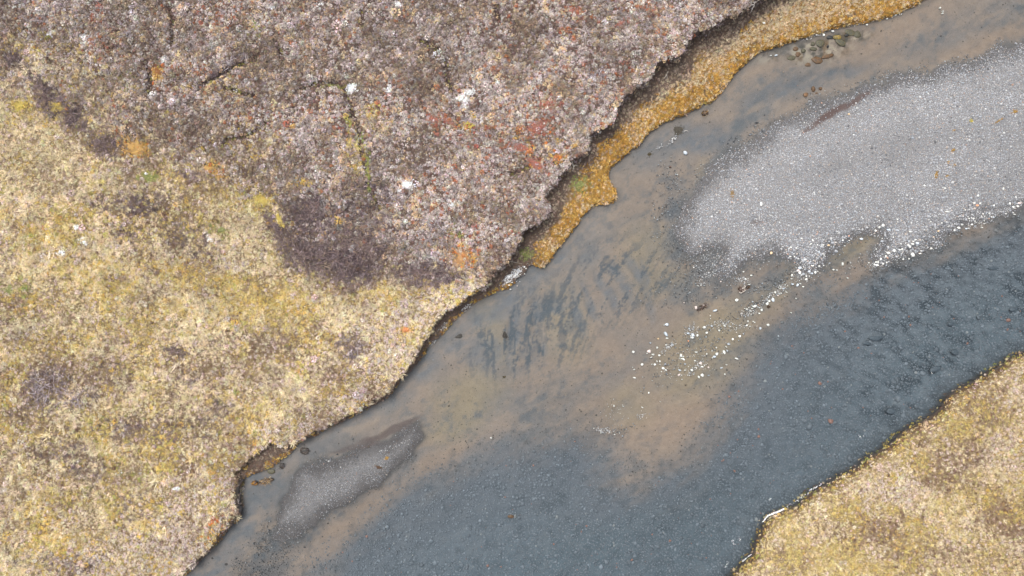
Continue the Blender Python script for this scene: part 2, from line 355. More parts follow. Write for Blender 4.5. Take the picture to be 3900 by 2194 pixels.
# plateau
ydist = sdist(np.where(near, PXL + 26 * fbm(X, Y, 1.3, 28), PXL) / 100, np.where(near, PYL + 26 * fbm(X, Y, 1.3, 29), PYL) / 100, [(a / 100, b / 100) for a, b in YELLOW]).reshape(shp)
yel = sstep(-1.1, 0.35, ydist + .5 * n1)
yel = np.clip(yel + .55 * sstep(900, 0, PXL) * blobs(PXL, PYL, [(150, 230, 200, 110, -20, 1.), (330, 330, 160, 70, -20, .8)], soft=.6, warp=26, seed=97), 0, 1)
yel = np.maximum(yel, blobs(PXL, PYL, [(620, 360, 90, 50, 0, .35), (650, 560, 60, 60, 0, .6), (560, 400, 90, 30, 0, .5), (930, 300, 50, 30, 0, .3)], soft=.6, warp=26, seed=98))
heathc = mixc(np.zeros(shp + (3,)) + G((104, 88, 80)), G((88, 68, 58)), np.clip(n1 + .3, 0, 1))
yelc = mixc(np.zeros(shp + (3,)) + G((150, 128, 88)), G((120, 98, 76)), np.clip(n1 + .3, 0, 1))
platc = mixc(heathc, yelc, yel)
platc = mixc(platc, G((60, 48, 42)), drainm * 0.8)
leftc = np.where((dLL > -0.02)[..., None], platc, bankc)
col = np.where((dWL > 0)[..., None], leftc, col)
rightc = mixc(np.zeros(shp + (3,)) + G((160, 138, 96)), G((130, 108, 84)), np.clip(n1 + .3, 0, 1))
rightc = mixc(np.zeros(shp + (3,)) + G((84, 62, 38)), rightc, sstep(0.02, 0.18, dWR))
col = np.where((dWR > 0)[..., None], rightc, col)
# far land reads through the colour sheet alone
farw = np.where(near, 0, 1.0)
col = np.where((farw > 0)[..., None] & (dWL > 0)[..., None], mixc(G((150, 132, 110)) + 0 * col, G((120, 100, 84)), np.clip(n3 + .5, 0, 1)), col)
col = np.where((farw > 0)[..., None] & (dWR > 0)[..., None], mixc(G((165, 145, 100)) + 0 * col, G((130, 110, 86)), np.clip(n3 + .5, 0, 1)), col)
col = np.clip(col, 0.004, 0.9)

# ------------------------------------------------------------------ materials
def new_mat(name):
    m = bpy.data.materials.new(name); m.use_nodes = True
    nt = m.node_tree
    return m, nt, nt.nodes['Principled BSDF']

def ground_mat(name, rough=0.9, noise_scale=35.0, amt=0.35, bump=0.4, dist=0.02):
    m, nt, b = new_mat(name)
    at_ = nt.nodes.new('ShaderNodeAttribute'); at_.attribute_name = 'col'
    tc = nt.nodes.new('ShaderNodeTexCoord')
    no = nt.nodes.new('ShaderNodeTexNoise'); no.inputs['Scale'].default_value = noise_scale; no.inputs['Detail'].default_value = 3
    nt.links.new(tc.outputs['Object'], no.inputs['Vector'])
    mr = nt.nodes.new('ShaderNodeMapRange'); mr.inputs['From Min'].default_value = 0.3; mr.inputs['From Max'].default_value = 0.7
    mr.inputs['To Min'].default_value = 1 - amt; mr.inputs['To Max'].default_value = 1 + amt
    nt.links.new(no.outputs['Fac'], mr.inputs['Value'])
    vm = nt.nodes.new('ShaderNodeVectorMath'); vm.operation = 'SCALE'
    nt.links.new(at_.outputs['Color'], vm.inputs[0]); nt.links.new(mr.outputs[0], vm.inputs['Scale'])
    nt.links.new(vm.outputs[0], b.inputs['Base Color'])
    b.inputs['Roughness'].default_value = rough
    bp = nt.nodes.new('ShaderNodeBump'); bp.inputs['Strength'].default_value = bump; bp.inputs['Distance'].default_value = dist
    nt.links.new(no.outputs['Fac'], bp.inputs['Height']); nt.links.new(bp.outputs[0], b.inputs['Normal'])
    return m

def inst_mat(name, rough=0.85, spec=0.3, face=True, trans=0.0):
    """colour carried by each scattered plant or pebble, shade variation by its own faces"""
    m, nt, b = new_mat(name)
    a = nt.nodes.new('ShaderNodeAttribute'); a.attribute_type = 'INSTANCER'; a.attribute_name = 'tint'
    f = nt.nodes.new('ShaderNodeAttribute'); f.attribute_name = 'leaf'
    vm = nt.nodes.new('ShaderNodeVectorMath'); vm.operation = 'MULTIPLY'
    nt.links.new(a.outputs['Color'], vm.inputs[0]); nt.links.new(f.outputs['Color'], vm.inputs[1])
    nt.links.new(vm.outputs[0], b.inputs['Base Color'])
    b.inputs['Roughness'].default_value = rough
    b.inputs['Specular IOR Level'].default_value = spec
    return m

def leaf_mat(name, rough=0.85):
    """colour carried by the leaves and twigs of a single plant"""
    m, nt, b = new_mat(name)
    f = nt.nodes.new('ShaderNodeAttribute'); f.attribute_name = 'leaf'
    nt.links.new(f.outputs['Color'], b.inputs['Base Color'])
    b.inputs['Roughness'].default_value = rough
    b.inputs['Specular IOR Level'].default_value = 0.3
    return m

def stone_mat(name, c, var=0.25, rough=0.7):
    m, nt, b = new_mat(name)
    tc = nt.nodes.new('ShaderNodeTexCoord')
    no = nt.nodes.new('ShaderNodeTexNoise'); no.inputs['Scale'].default_value = 9; no.inputs['Detail'].default_value = 5
    oi = nt.nodes.new('ShaderNodeObjectInfo')
    nt.links.new(tc.outputs['Object'], no.inputs['Vector'])
    cr = nt.nodes.new('ShaderNodeValToRGB')
    c = lin(c)
    cr.color_ramp.elements[0].position = 0.3; cr.color_ramp.elements[1].position = 0.7
    cr.color_ramp.elements[0].color = (*np.clip(c * (1 - var), 0, .85), 1); cr.color_ramp.elements[1].color = (*np.clip(c * (1 + var), 0, .85), 1)
    nt.links.new(no.outputs['Fac'], cr.inputs['Fac'])
    mr = nt.nodes.new('ShaderNodeMapRange'); mr.inputs['To Min'].default_value = 0.8; mr.inputs['To Max'].default_value = 1.12
    nt.links.new(oi.outputs['Random'], mr.inputs['Value'])
    vm = nt.nodes.new('ShaderNodeVectorMath'); vm.operation = 'SCALE'
    nt.links.new(cr.outputs['Color'], vm.inputs[0]); nt.links.new(mr.outputs[0], vm.inputs['Scale'])
    nt.links.new(vm.outputs[0], b.inputs['Base Color'])
    bp = nt.nodes.new('ShaderNodeBump'); bp.inputs['Strength'].default_value = 0.4; bp.inputs['Distance'].default_value = 0.01
    nt.links.new(no.outputs['Fac'], bp.inputs['Height']); nt.links.new(bp.outputs[0], b.inputs['Normal'])
    b.inputs['Roughness'].default_value = rough
    return m

M_tundra = ground_mat('tundra_soil', 0.95, 30, 0.45, 0.6, 0.03)
M_bank = ground_mat('peat_bank', 0.9, 40, 0.5, 0.7, 0.03)
M_bed = ground_mat('bed_silt', 0.8, 22, 0.10, 0.2, 0.01)
M_bar = ground_mat('bar_gravel', 0.85, 45, 0.55, 0.6, 0.02)
M_heath = inst_mat('heath_leaves'); M_pebble = inst_mat('pebble_stone', 0.6, 0.4)
M_plant = leaf_mat('plant_leaves')

# ------------------------------------------------------------------ object helpers
def tag(o, label=None, cat=None, group=None, kind=None):
    if label: o['label'] = label
    if cat: o['category'] = cat
    if group: o['group'] = group
    if kind: o['kind'] = kind
    return o

def mesh_np(name, V, F, mats, colors=None, smooth=False, attr='leaf'):
    """V (n,3), F (m,k) with k = 3 or 4"""
    V = np.asarray(V, np.float32); F = np.asarray(F, np.int32)
    me = bpy.data.meshes.new(name)
    k = F.shape[1]
    me.vertices.add(len(V)); me.vertices.foreach_set('co', V.ravel())
    me.loops.add(F.size); me.loops.foreach_set('vertex_index', F.ravel())
    me.polygons.add(len(F))
    me.polygons.foreach_set('loop_start', np.arange(0, F.size, k, dtype=np.int32))
    me.polygons.foreach_set('loop_total', np.full(len(F), k, dtype=np.int32))
    if smooth: me.polygons.foreach_set('use_smooth', np.ones(len(F), bool))
    me.update(calc_edges=True)
    if colors is not None:
        colors = np.asarray(colors, np.float32)
        a = me.color_attributes.new(attr, 'FLOAT_COLOR', 'POINT')
        c4 = np.ones((len(V), 4), np.float32); c4[:, :3] = colors
        a.data.foreach_set('color', c4.ravel())
    me.materials.append(mats)
    return me

def link(name, me, parent=None):
    o = bpy.data.objects.new(name, me); C.objects.link(o)
    if parent: o.parent = parent
    return o

# ------------------------------------------------------------------ terrain sheets
idx = np.arange(NX * NY).reshape(shp)
quads = np.stack([idx[:-1, :-1], idx[:-1, 1:], idx[1:, 1:], idx[1:, :-1]], -1).reshape(-1, 4)
def cell(a): return (a[:-1, :-1] + a[1:, 1:] + a[:-1, 1:] + a[1:, :-1]).ravel() * 0.25
cWL, cLL, cWR, cGA, cGB = cell(dWL), cell(dLL), cell(dWR), cell(dGA), cell(dGB)
cls = np.zeros(len(quads), int)                 # 0 river bed
cls[cGA > 0] = 3; cls[cGB > 0] = 4
cls[cWL > 0] = 2; cls[(cWL > 0) & (cLL > 0)] = 1
cls[cWR > 0] = 5
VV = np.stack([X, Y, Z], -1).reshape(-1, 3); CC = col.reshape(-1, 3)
def sheet(name, k, mat):
    f = quads[cls == k]
    u, inv = np.unique(f, return_inverse=True)
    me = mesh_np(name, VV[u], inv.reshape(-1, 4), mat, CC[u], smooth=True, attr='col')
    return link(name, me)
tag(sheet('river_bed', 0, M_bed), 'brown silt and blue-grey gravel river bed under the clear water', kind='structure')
tag(sheet('tundra_ground', 1, M_tundra), 'tundra ground of the high left bank', kind='structure')
tag(sheet('river_bank', 2, M_bank), 'dark peat and mossy slope below the left bank edge', kind='structure')
tag(sheet('gravel_bar', 3, M_bar), 'large pale grey gravel bar at the upper right', kind='structure')
tag(sheet('gravel_bar', 4, M_bar), 'small grey gravel bar beside the left bank', kind='structure')
tag(sheet('tundra_ground', 5, M_tundra), 'grassy ground of the low right bank', kind='structure')

def sample(A, x, y):
    """bilinear lookup in the survey grid"""
    i = np.clip(np.searchsorted(gx, x) - 1, 0, NX - 2); j = np.clip(np.searchsorted(gy, y) - 1, 0, NY - 2)
    fx = (x - gx[i]) / (gx[i + 1] - gx[i]); fy = (y - gy[j]) / (gy[j + 1] - gy[j])
    return (A[j, i] * (1 - fx) + A[j, i + 1] * fx) * (1 - fy) + (A[j + 1, i] * (1 - fx) + A[j + 1, i + 1] * fx) * fy
def gz(x, y): return float(sample(Z, np.array([x]), np.array([y]))[0])

# ------------------------------------------------------------------ water
def water():
    m = bpy.data.materials.new('river_water'); m.use_nodes = True
    nt = m.node_tree; nt.nodes.clear()
    N = nt.nodes.new; L = nt.links.new
    out = N('ShaderNodeOutputMaterial'); mix = N('ShaderNodeMixShader'); tr = N('ShaderNodeBsdfTransparent'); gl = N('ShaderNodeBsdfGlossy')
    fr = N('ShaderNodeFresnel'); fr.inputs['IOR'].default_value = 1.333
    tr.inputs['Color'].default_value = (0.90, 0.93, 0.94, 1)
    gl.inputs['Roughness'].default_value = 0.04
    tc = N('ShaderNodeTexCoord')
    m0 = N('ShaderNodeMapping'); m0.inputs['Rotation'].default_value = (0, 0, math.radians(28))
    mp = N('ShaderNodeMapping'); mp.inputs['Scale'].default_value = (1.0, 2.7, 1)
    n1_ = N('ShaderNodeTexNoise'); n1_.inputs['Scale'].default_value = 2.2; n1_.inputs['Detail'].default_value = 1.6; n1_.inputs['Distortion'].default_value = 0.5
    L(tc.outputs['Object'], m0.inputs['Vector']); L(m0.outputs[0], mp.inputs['Vector']); L(mp.outputs[0], n1_.inputs['Vector'])
    # the riffle to the right is rougher than the slack water
    sx = N('ShaderNodeSeparateXYZ'); L(tc.outputs['Object'], sx.inputs[0])
    ad = N('ShaderNodeMath'); ad.operation = 'MULTIPLY_ADD'; ad.inputs[1].default_value = -0.9; L(sx.outputs['Y'], ad.inputs[0]); L(sx.outputs['X'], ad.inputs[2])
    mr = N('ShaderNodeMapRange'); mr.inputs['From Min'].default_value = 3; mr.inputs['From Max'].default_value = 19
    mr.inputs['To Min'].default_value = 0.01; mr.inputs['To Max'].default_value = 0.42; L(ad.outputs[0], mr.inputs['Value'])
    bp = N('ShaderNodeBump'); bp.inputs['Distance'].default_value = 0.5
    L(mr.outputs[0], bp.inputs['Strength']); L(n1_.outputs['Fac'], bp.inputs['Height'])
    L(bp.outputs[0], gl.inputs['Normal']); L(bp.outputs[0], fr.inputs['Normal'])
    L(fr.outputs[0], mix.inputs[0]); L(tr.outputs[0], mix.inputs[1]); L(gl.outputs[0], mix.inputs[2])
    L(mix.outputs[0], out.inputs['Surface'])
    s = 420
    me = mesh_np('water', [(-s, -s, 0), (s, -s, 0), (s, s, 0), (-s, s, 0)], [(0, 1, 2, 3)], m)
    o = link('water', me)
    tag(o, 'clear shallow river water between the two banks', kind='structure')
water()

# ------------------------------------------------------------------ plant prototypes (clumps of leaves, twigs, blades)
def quat_dir(n, tilt):
    """random unit vectors, tilt 0 = straight up, 1 = any direction of the upper half"""
    a = rng.uniform(0, 2 * np.pi, n); c = 1 - rng.uniform(0, 1, n) * tilt
    s = np.sqrt(np.maximum(0, 1 - c * c))
    return np.stack([s * np.cos(a), s * np.sin(a), c], -1)

def leaves(P, size, tilt=0.8, shade=(0.6, 1.3), aspect=0.6):
    """one diamond leaf per point"""
    n = len(P)
    nrm = quat_dir(n, tilt)
    r = rng.normal(size=(n, 3)); u = np.cross(nrm, r); u /= np.linalg.norm(u, axis=1)[:, None]
    v = np.cross(nrm, u)
    s = (np.asarray(size) * rng.uniform(0.6, 1.4, n))[:, None]
    V = np.stack([P - u * s, P - v * s * aspect, P + u * s, P + v * s * aspect], 1).reshape(-1, 3)
    F = np.arange(4 * n).reshape(n, 4)
    sh = np.repeat(rng.uniform(*shade, n)[:, None] * (1 + rng.normal(0, .07, (n, 3))), 4, 0)
    return V, F, sh

def twigs(B, D, L, w, bend=0.3, shade=(0.6, 1.3)):
    """curved flat twigs: base B, direction D, length L, width w: two quads each"""
    n = len(B)
    D = D / np.linalg.norm(D, axis=1)[:, None]
    side = np.cross(D, np.array([0, 0, 1.0]) + 0.3 * rng.normal(size=(n, 3))); side /= np.linalg.norm(side, axis=1)[:, None]
    kink = rng.normal(size=(n, 3)) * bend
    L = (np.asarray(L) * rng.uniform(0.6, 1.3, n))[:, None]; w = (np.asarray(w) * rng.uniform(0.7, 1.3, n))[:, None]
    M_ = B + D * L * 0.55 + kink * L * 0.25
    T = B + D * L + kink * L * 0.75
    V = np.stack([B - side * w, B + side * w, M_ - side * w * 0.8, M_ + side * w * 0.8, T - side * w * 0.3, T + side * w * 0.3], 1).reshape(-1, 3)
    k = np.arange(n)[:, None] * 6
    F = np.concatenate([k + np.array([[0, 1, 3, 2]]), k + np.array([[2, 3, 5, 4]])], 1).reshape(-1, 4)
    sh = np.repeat(rng.uniform(*shade, n), 6)[:, None] * np.ones(3)
    return V, F, sh

def join(parts):
    Vs, Fs, Cs = [], [], []; k = 0
    for V, F, c in parts:
        Vs.append(V); Fs.append(F + k); Cs.append(c); k += len(V)
    return np.concatenate(Vs), np.concatenate(Fs), np.concatenate(Cs)

def dome_pts(n, r, h, flat=0.7):
    a = rng.uniform(0, 2 * np.pi, n); d = np.sqrt(rng.uniform(0, 1, n))
    z = h * (1 - d ** 2) * rng.uniform(flat, 1.0, n)
    return np.stack([r * d * np.cos(a), r * d * np.sin(a), z], -1)

def proto_heath():
    P = dome_pts(44, 0.085, 0.10, 0.6)
    a = leaves(P, 0.017, 0.6, (0.55, 1.35), 0.8)
    B = dome_pts(6, 0.05, 0.05); D = quat_dir(6, 0.6)
    return join([a, twigs(B, D, 0.06, 0.004, 0.4, (0.9, 1.6))])
def proto_twiggy():
    B = dome_pts(30, 0.08, 0.05); D = quat_dir(30, 0.9)
    return join([twigs(B, D, 0.085, 0.0055, 0.7, (0.5, 1.5)), leaves(dome_pts(16, 0.08, 0.07), 0.014, 0.8, (0.4, 1.1))])
def proto_grass():
    B = dome_pts(40, 0.06, 0.01); D = quat_dir(40, 0.8)
    return join([twigs(B, D, 0.10, 0.0060, 0.5, (0.6, 1.35)), leaves(dome_pts(14, 0.08, 0.06), 0.015, 0.6, (0.6, 1.2))])
def proto_moss():
    P = dome_pts(40, 0.10, 0.05, 0.75)
    return leaves(P, 0.020, 0.35, (0.7, 1.25), 0.8)
def proto_lichen():
    P = dome_pts(40, 0.09, 0.07, 0.6)
    return leaves(P, 0.017, 0.6, (0.75, 1.2), 0.9)

def proto_objects(tagname, fns, mat, smooth=False):
    coll = bpy.data.collections.new(tagname)
    for i, f in enumerate(fns):
        V, F, c = f()
        me = mesh_np(f'{tagname}_{i:02d}', V, F, mat, c, smooth=smooth)
        coll.objects.link(bpy.data.objects.new(f'{tagname}_{i:02d}', me))
    return coll
PLANTS = proto_objects('plant', [proto_heath] * 4 + [proto_twiggy] * 4 + [proto_grass] * 4 + [proto_moss] * 3 + [proto_lichen] * 2, M_heath)
HEATH, TWIG, GRASS, MOSS, LICHEN = (0, 4), (4, 8), (8, 12), (12, 15), (15, 17)

def ico(sub):
    import bmesh
    bm = bmesh.new(); bmesh.ops.create_icosphere(bm, subdivisions=sub, radius=1.0)
    V = np.array([v.co[:] for v in bm.verts]); F = np.array([[v.index for v in f.verts] for f in bm.faces]); bm.free()
    return V, F
ICO1, ICO2 = ico(1), ico(2)
def rock(seed, base=ICO1, cuts=7, flat=0.6, rough=0.0):
    r = np.random.default_rng(seed)
    V = base[0].copy()
    for k in range(cuts):                               # plane cuts give worn facets
        n = r.normal(size=3); n /= np.linalg.norm(n)
        d = r.uniform(0.62, 0.9)
        s = V @ n
        V = V - np.maximum(s - d, 0)[:, None] * n * 0.9
    V *= np.array([1.0, r.uniform(0.6, 0.95), flat * r.uniform(0.8, 1.2)])
    V += rough * r.normal(size=V.shape)
    return V, base[1]
def rock_proto(seed):
    def f():
        V, F = rock(seed, ICO1, 6, 0.6)
        return V, F, np.ones_like(V)
    return f
PEBBLES = proto_objects('pebble', [rock_proto(100 + i) for i in range(8)], M_pebble, smooth=False)

def scatter(name, label, x, y, z, tint, scl, which, coll, tilt=0.15, flatz=None, seed=0):
    """one loose cover of plants or pebbles: instances on survey points"""
    n = len(x)
    me = bpy.data.meshes.new(name)
    me.vertices.add(n)
    me.vertices.foreach_set('co', np.stack([x, y, z], -1).astype(np.float32).ravel())
    r = np.random.default_rng(seed + 5)
    def add(nm, typ, arr, key):
        a = me.attributes.new(nm, typ, 'POINT'); a.data.foreach_set(key, np.ascontiguousarray(arr).ravel())
    c4 = np.ones((n, 4), np.float32); c4[:, :3] = tint
    add('tint', 'FLOAT_COLOR', c4, 'color')
    s3 = np.ones((n, 3), np.float32) * np.asarray(scl, np.float32)[:, None]
    if flatz is not None: s3[:, 2] *= flatz
    add('scl', 'FLOAT_VECTOR', s3, 'vector')
    rot = np.stack([r.normal(0, tilt, n), r.normal(0, tilt, n), r.uniform(0, 6.283, n)], -1).astype(np.float32)
    add('rot', 'FLOAT_VECTOR', rot, 'vector')
    add('which', 'INT', np.asarray(which, np.int32), 'value')
    o = link(name, me)
    ng = bpy.data.node_groups.new(name, 'GeometryNodeTree')
    ng.interface.new_socket('Geometry', in_out='INPUT', socket_type='NodeSocketGeometry')
    ng.interface.new_socket('Geometry', in_out='OUTPUT', socket_type='NodeSocketGeometry')
    N = ng.nodes.new; L = ng.links.new
    gi, go = N('NodeGroupInput'), N('NodeGroupOutput')
    ci = N('GeometryNodeCollectionInfo'); ci.inputs['Collection'].default_value = coll
    ci.inputs['Separate Children'].default_value = True; ci.inputs['Reset Children'].default_value = True
    ip = N('GeometryNodeInstanceOnPoints'); ip.inputs['Pick Instance'].default_value = True
    def named(nm, typ):
        a = N('GeometryNodeInputNamedAttribute'); a.data_type = typ; a.inputs['Name'].default_value = nm
        return a.outputs['Attribute']
    L(gi.outputs[0], ip.inputs['Points']); L(ci.outputs[0], ip.inputs['Instance'])
    L(named('which', 'INT'), ip.inputs['Instance Index'])
    er = N('FunctionNodeEulerToRotation'); L(named('rot', 'FLOAT_VECTOR'), er.inputs[0]); L(er.outputs[0], ip.inputs['Rotation'])
    L(named('scl', 'FLOAT_VECTOR'), ip.inputs['Scale'])
    L(ip.outputs[0], go.inputs[0])
    md = o.modifiers.new('scatter', 'NODES'); md.node_group = ng
    tag(o, label, kind='stuff')
    return o

def jitter_grid(step, hx, hy, seed):
    r = np.random.default_rng(seed)
    ax = np.arange(-hx, hx, step); ay = np.arange(-hy, hy, step)
    A, B = np.meshgrid(ax, ay)
    A = A.ravel() + r.uniform(-0.5, 0.5, A.size) * step * 1.3; B = B.ravel() + r.uniform(-0.5, 0.5, B.size) * step * 1.3
    return A, B

def choose(W, r):
    """W (n,k) weights -> index"""
    W = np.maximum(W, 0); c = np.cumsum(W, 1); u = r.uniform(0, 1, len(W)) * c[:, -1]
    return (c < u[:, None]).sum(1)

KV = 0.86      # display value -> leaf colour (clumps shade themselves)
# palette: (sRGB seen in daylight, proto range)
PAL = [((194, 180, 174), HEATH), ((168, 156, 153), TWIG), ((152, 132, 114), HEATH), ((116, 92, 84), HEATH), ((200, 174, 140), MOSS), ((168, 108, 78), HEATH), ((226, 216, 214), HEATH),     # 0-6 heath
       ((222, 203, 163), GRASS), ((204, 184, 120), GRASS), ((188, 158, 88), MOSS), ((230, 214, 182), GRASS), ((160, 138, 120), TWIG), ((112, 86, 72), HEATH), ((206, 186, 178), HEATH), ((152, 146, 80), MOSS),  # 7-14 yellow
       ((112, 98, 100), TWIG), ((146, 130, 130), TWIG), ((92, 76, 76), TWIG),              # 15-17 dark shrub ground
       ((184, 140, 66), MOSS), ((150, 108, 46), MOSS), ((206, 168, 100), MOSS), ((222, 200, 168), GRASS),    # 18-21 bank
       ((116, 97, 84), HEATH), ((168, 150, 132), HEATH), ((130, 136, 80), MOSS), ((164, 96, 80), HEATH), ((206, 120, 60), HEATH), ((246, 246, 244), LICHEN)]   # 22 peat 23 peatlight 24 green 25 red 26 orange 27 lichen
PCOL = np.array([lin(c) for c, _ in PAL]) * KV
PLO = np.array([p[0] for _, p in PAL]); PHI = np.array([p[1] for _, p in PAL])

# --- traced patches on the high bank (coarse map units)
DARK = [(840, 600, 96, 66, -20, .55), (150, 262, 26, 54, 30, .8), (200, 315, 56, 18, -30, .8), (85, 205, 22, 40, 20, .6), (760, 560, 60, 60, 0, .6), (900, 520, 60, 50, 0, .35), (790, 535, 40, 42, -20, .85), (700, 585, 22, 60, 35, .9), (760, 640, 70, 40, -30, .9), (850, 665, 95, 48, -8, 1.), (930, 640, 60, 40, 20, .7), (1070, 690, 90, 28, -5, .9), (1130, 690, 50, 18, -30, .7),
        (110, 240, 26, 60, 25, .9), (180, 290, 34, 40, -30, .9), (230, 330, 40, 12, -20, .6), (260, 365, 40, 28, -25, 1.), (35, 145, 30, 20, 0, .9), (120, 975, 60, 55, 20, .75), (200, 1000, 40, 34, 0, .4), (885, 870, 34, 34, 0, .7), (445, 885, 30, 16, 0, .7),
        (340, 505, 110, 26, 8, .6), (340, 525, 60, 20, -10, .7), (470, 445, 50, 8, -25, .6), (600, 150, 40, 20, 30, .5), (545, 185, 30, 10, 35, .7), (940, 490, 34, 26, 0, .5), (330, 600, 60, 26, -20, .4), (470, 600, 80, 40, -20, .45),
        (900, 560, 100, 60, 0, .45), (140, 1130, 70, 40, 0, .4), (380, 1080, 120, 40, 0, .35), (520, 1060, 60, 30, 40, .4), (70, 1040, 50, 30, 0, .4), (270, 935, 60, 26, 0, .3), (350, 1270, 60, 30, 0, .35), (150, 1420, 90, 30, 0, .35), (470, 950, 30, 14, 0, .5), (230, 1180, 60, 30, 0, .3)]
REDS = [(1370, 270, 44, 50, 40, .7), (1360, 320, 44, 26, 10, .9), (1110, 295, 50, 26, -20, .8), (1090, 325, 20, 12, 0, .9), (1290, 360, 60, 34, -20, .45), (1340, 410, 60, 34, -30, .7), (1180, 340, 50, 26, 0, .4), (1460, 60, 60, 22, 20, .4), (1440, 25, 26, 16, 0, .6),
        (250, 95, 60, 40, 0, .35), (390, 175, 30, 30, 0, .5), (560, 40, 50, 26, 0, .35), (680, 300, 60, 30, 0, .3), (880, 310, 60, 30, 0, .25), (1560, 180, 40, 20, 0, .4), (1250, 590, 60, 30, 0, .35), (1400, 690, 30, 20, 0, .4), (1640, 20, 60, 18, 0, .5), (1590, 60, 30, 20, 0, .4), (1290, 520, 60, 30, 0, .3), (1130, 610, 60, 30, 0, .3), (120, 560, 40, 20, 0, .2), (600, 1250, 30, 20, 0, .2)]
ORANGE = [(1190, 290, 12, 12, 0, .9), (1170, 320, 18, 12, 0, .6), (1330, 380, 22, 14, 0, .7), (1400, 395, 22, 14, 0, .8), (1305, 345, 18, 10, 0, .5), (335, 370, 44, 26, -5, .85), (545, 425, 30, 18, -30, .6), (395, 185, 16, 22, 0, .8), (150, 268, 26, 20, 0, .5),
          (1170, 645, 34, 30, 0, .55), (1020, 830, 13, 10, 0, 1.), (870, 290, 8, 14, 0, .8), (750, 455, 22, 10, 0, .5), (1350, 415, 16, 12, 0, .8), (610, 290, 16, 10, 0, .4), (830, 560, 30, 26, 0, .4), (660, 190, 20, 14, 0, .3), (1390, 350, 26, 14, 0, .4),
          (640, 1120, 20, 10, 0, .4), (560, 1420, 60, 20, 20, .3), (540, 1340, 50, 30, 60, .3)]
YELS = [(50, 268, 30, 24, 0, .9), (140, 270, 44, 26, 0, .7), (650, 500, 36, 24, -20, 1.), (700, 560, 14, 34, 20, .7), (690, 770, 110, 50, -5, .9), (470, 690, 60, 34, 0, .6), (420, 790, 70, 30, 0, .55), (110, 600, 70, 40, 0, .5), (920, 740, 80, 18, 5, .5), (400, 435, 60, 12, -10, .6), (270, 700, 80, 40, 0, .5),
        (810, 860, 70, 24, 0, .4), (120, 870, 100, 30, 0, .4), (620, 1040, 60, 30, 0, .4), (560, 1160, 40, 22, 0, .5), (80, 1290, 50, 40, 0, .5), (200, 1380, 60, 50, 0, .5), (850, 980, 50, 30, 30, .5), (560, 220, 60, 30, 0, .2), (930, 280, 34, 20, 0, .4), (900, 390, 20, 60, 0, .4), (760, 455, 30, 10, 0, .4)]
PALE = [(50, 350, 130, 56, -15, 1.), (200, 420, 110, 44, -20, .8), (330, 470, 100, 24, -15, .6), (60, 480, 90, 60, 0, .7), (600, 600, 90, 60, 30, .9), (560, 520, 60, 30, -20, .7), (60, 700, 60, 50, 0, .5), (860, 780, 120, 40, 0, .5), (500, 760, 90, 50, 0, .4), (230, 820, 120, 40, 0, .4), (60, 1230, 80, 60, 0, .5), (700, 1000, 100, 40, 0, .4)]
PINK = [(1060, 790, 100, 44, 25, .8), (1130, 740, 70, 20, 10, .7), (960, 880, 80, 80, 45, .8), (870, 1010, 80, 26, 28, .6), (760, 1060, 90, 20, 22, .5), (340, 1400, 190, 60, 10, .8), (470, 1290, 110, 60, 50, .7), (60, 1440, 90, 40, 0, .3), (600, 660, 60, 30, 0, .5), (620, 480, 50, 20, -20, .4), (1180, 730, 60, 14, 20, .8), (560, 1240, 50, 40, 60, .6), (100, 200, 90, 80, 0, .3)]
GREENS = [(370, 445, 26, 16, 0, .9), (905, 355, 9, 16, 0, .8), (925, 440, 8, 60, 0, .7), (920, 400, 10, 20, 0, .7), (850, 215, 50, 6, 0, .8), (875, 290, 8, 40, 0, .4), (1320, 638, 18, 16, 0, 1.), (1455, 470, 20, 18, 0, .9), (690, 1130, 30, 6, 30, .5), (555, 580, 30, 20, 0, .5), (60, 720, 20, 30, 0, .5), (300, 1190, 30, 10, 0, .3), (640, 80, 30, 20, 0, .2), (1150, 580, 30, 20, 0, .2), (310, 205, 30, 20, 0, .3)]
LICH = [(885, 222, 17, 13, 0, 1.), (1178, 232, 18, 9, 20, 1.), (1163, 247, 14, 10, 0, 1.), (1168, 264, 12, 7, 20, .9), (1028, 465, 17, 11, 0, .8), (1110, 140, 20, 12, 0, .35), (215, 95, 14, 12, 0, .6), (410, 150, 8, 8, 0, .7), (1010, 450, 10, 8, 0, .6), (978, 222, 10, 7, 0, .7), (1142, 515, 16, 12, 0, .5), (1200, 300, 16, 12, 0, .45),
        (885, 625, 10, 8, 0, .6), (205, 605, 14, 10, 0, .5), (150, 635, 12, 8, 0, .7), (530, 600, 14, 6, -20, .7), (545, 615, 8, 5, 0, .7), (195, 572, 8, 5, 0, .9), (445, 1228, 9, 6, 0, .8), (300, 1188, 10, 8, 0, .3), (975, 660, 6, 8, 0, .6), (395, 620, 8, 4, 0, .5), (680, 20, 12, 8, 0, .5), (1000, 8, 12, 8, 0, .6), (130, 85, 14, 10, 0, .4), (30, 10, 22, 12, 0, .4), (590, 225, 8, 8, 0, .5), (805, 12, 10, 8, 0, .4)]

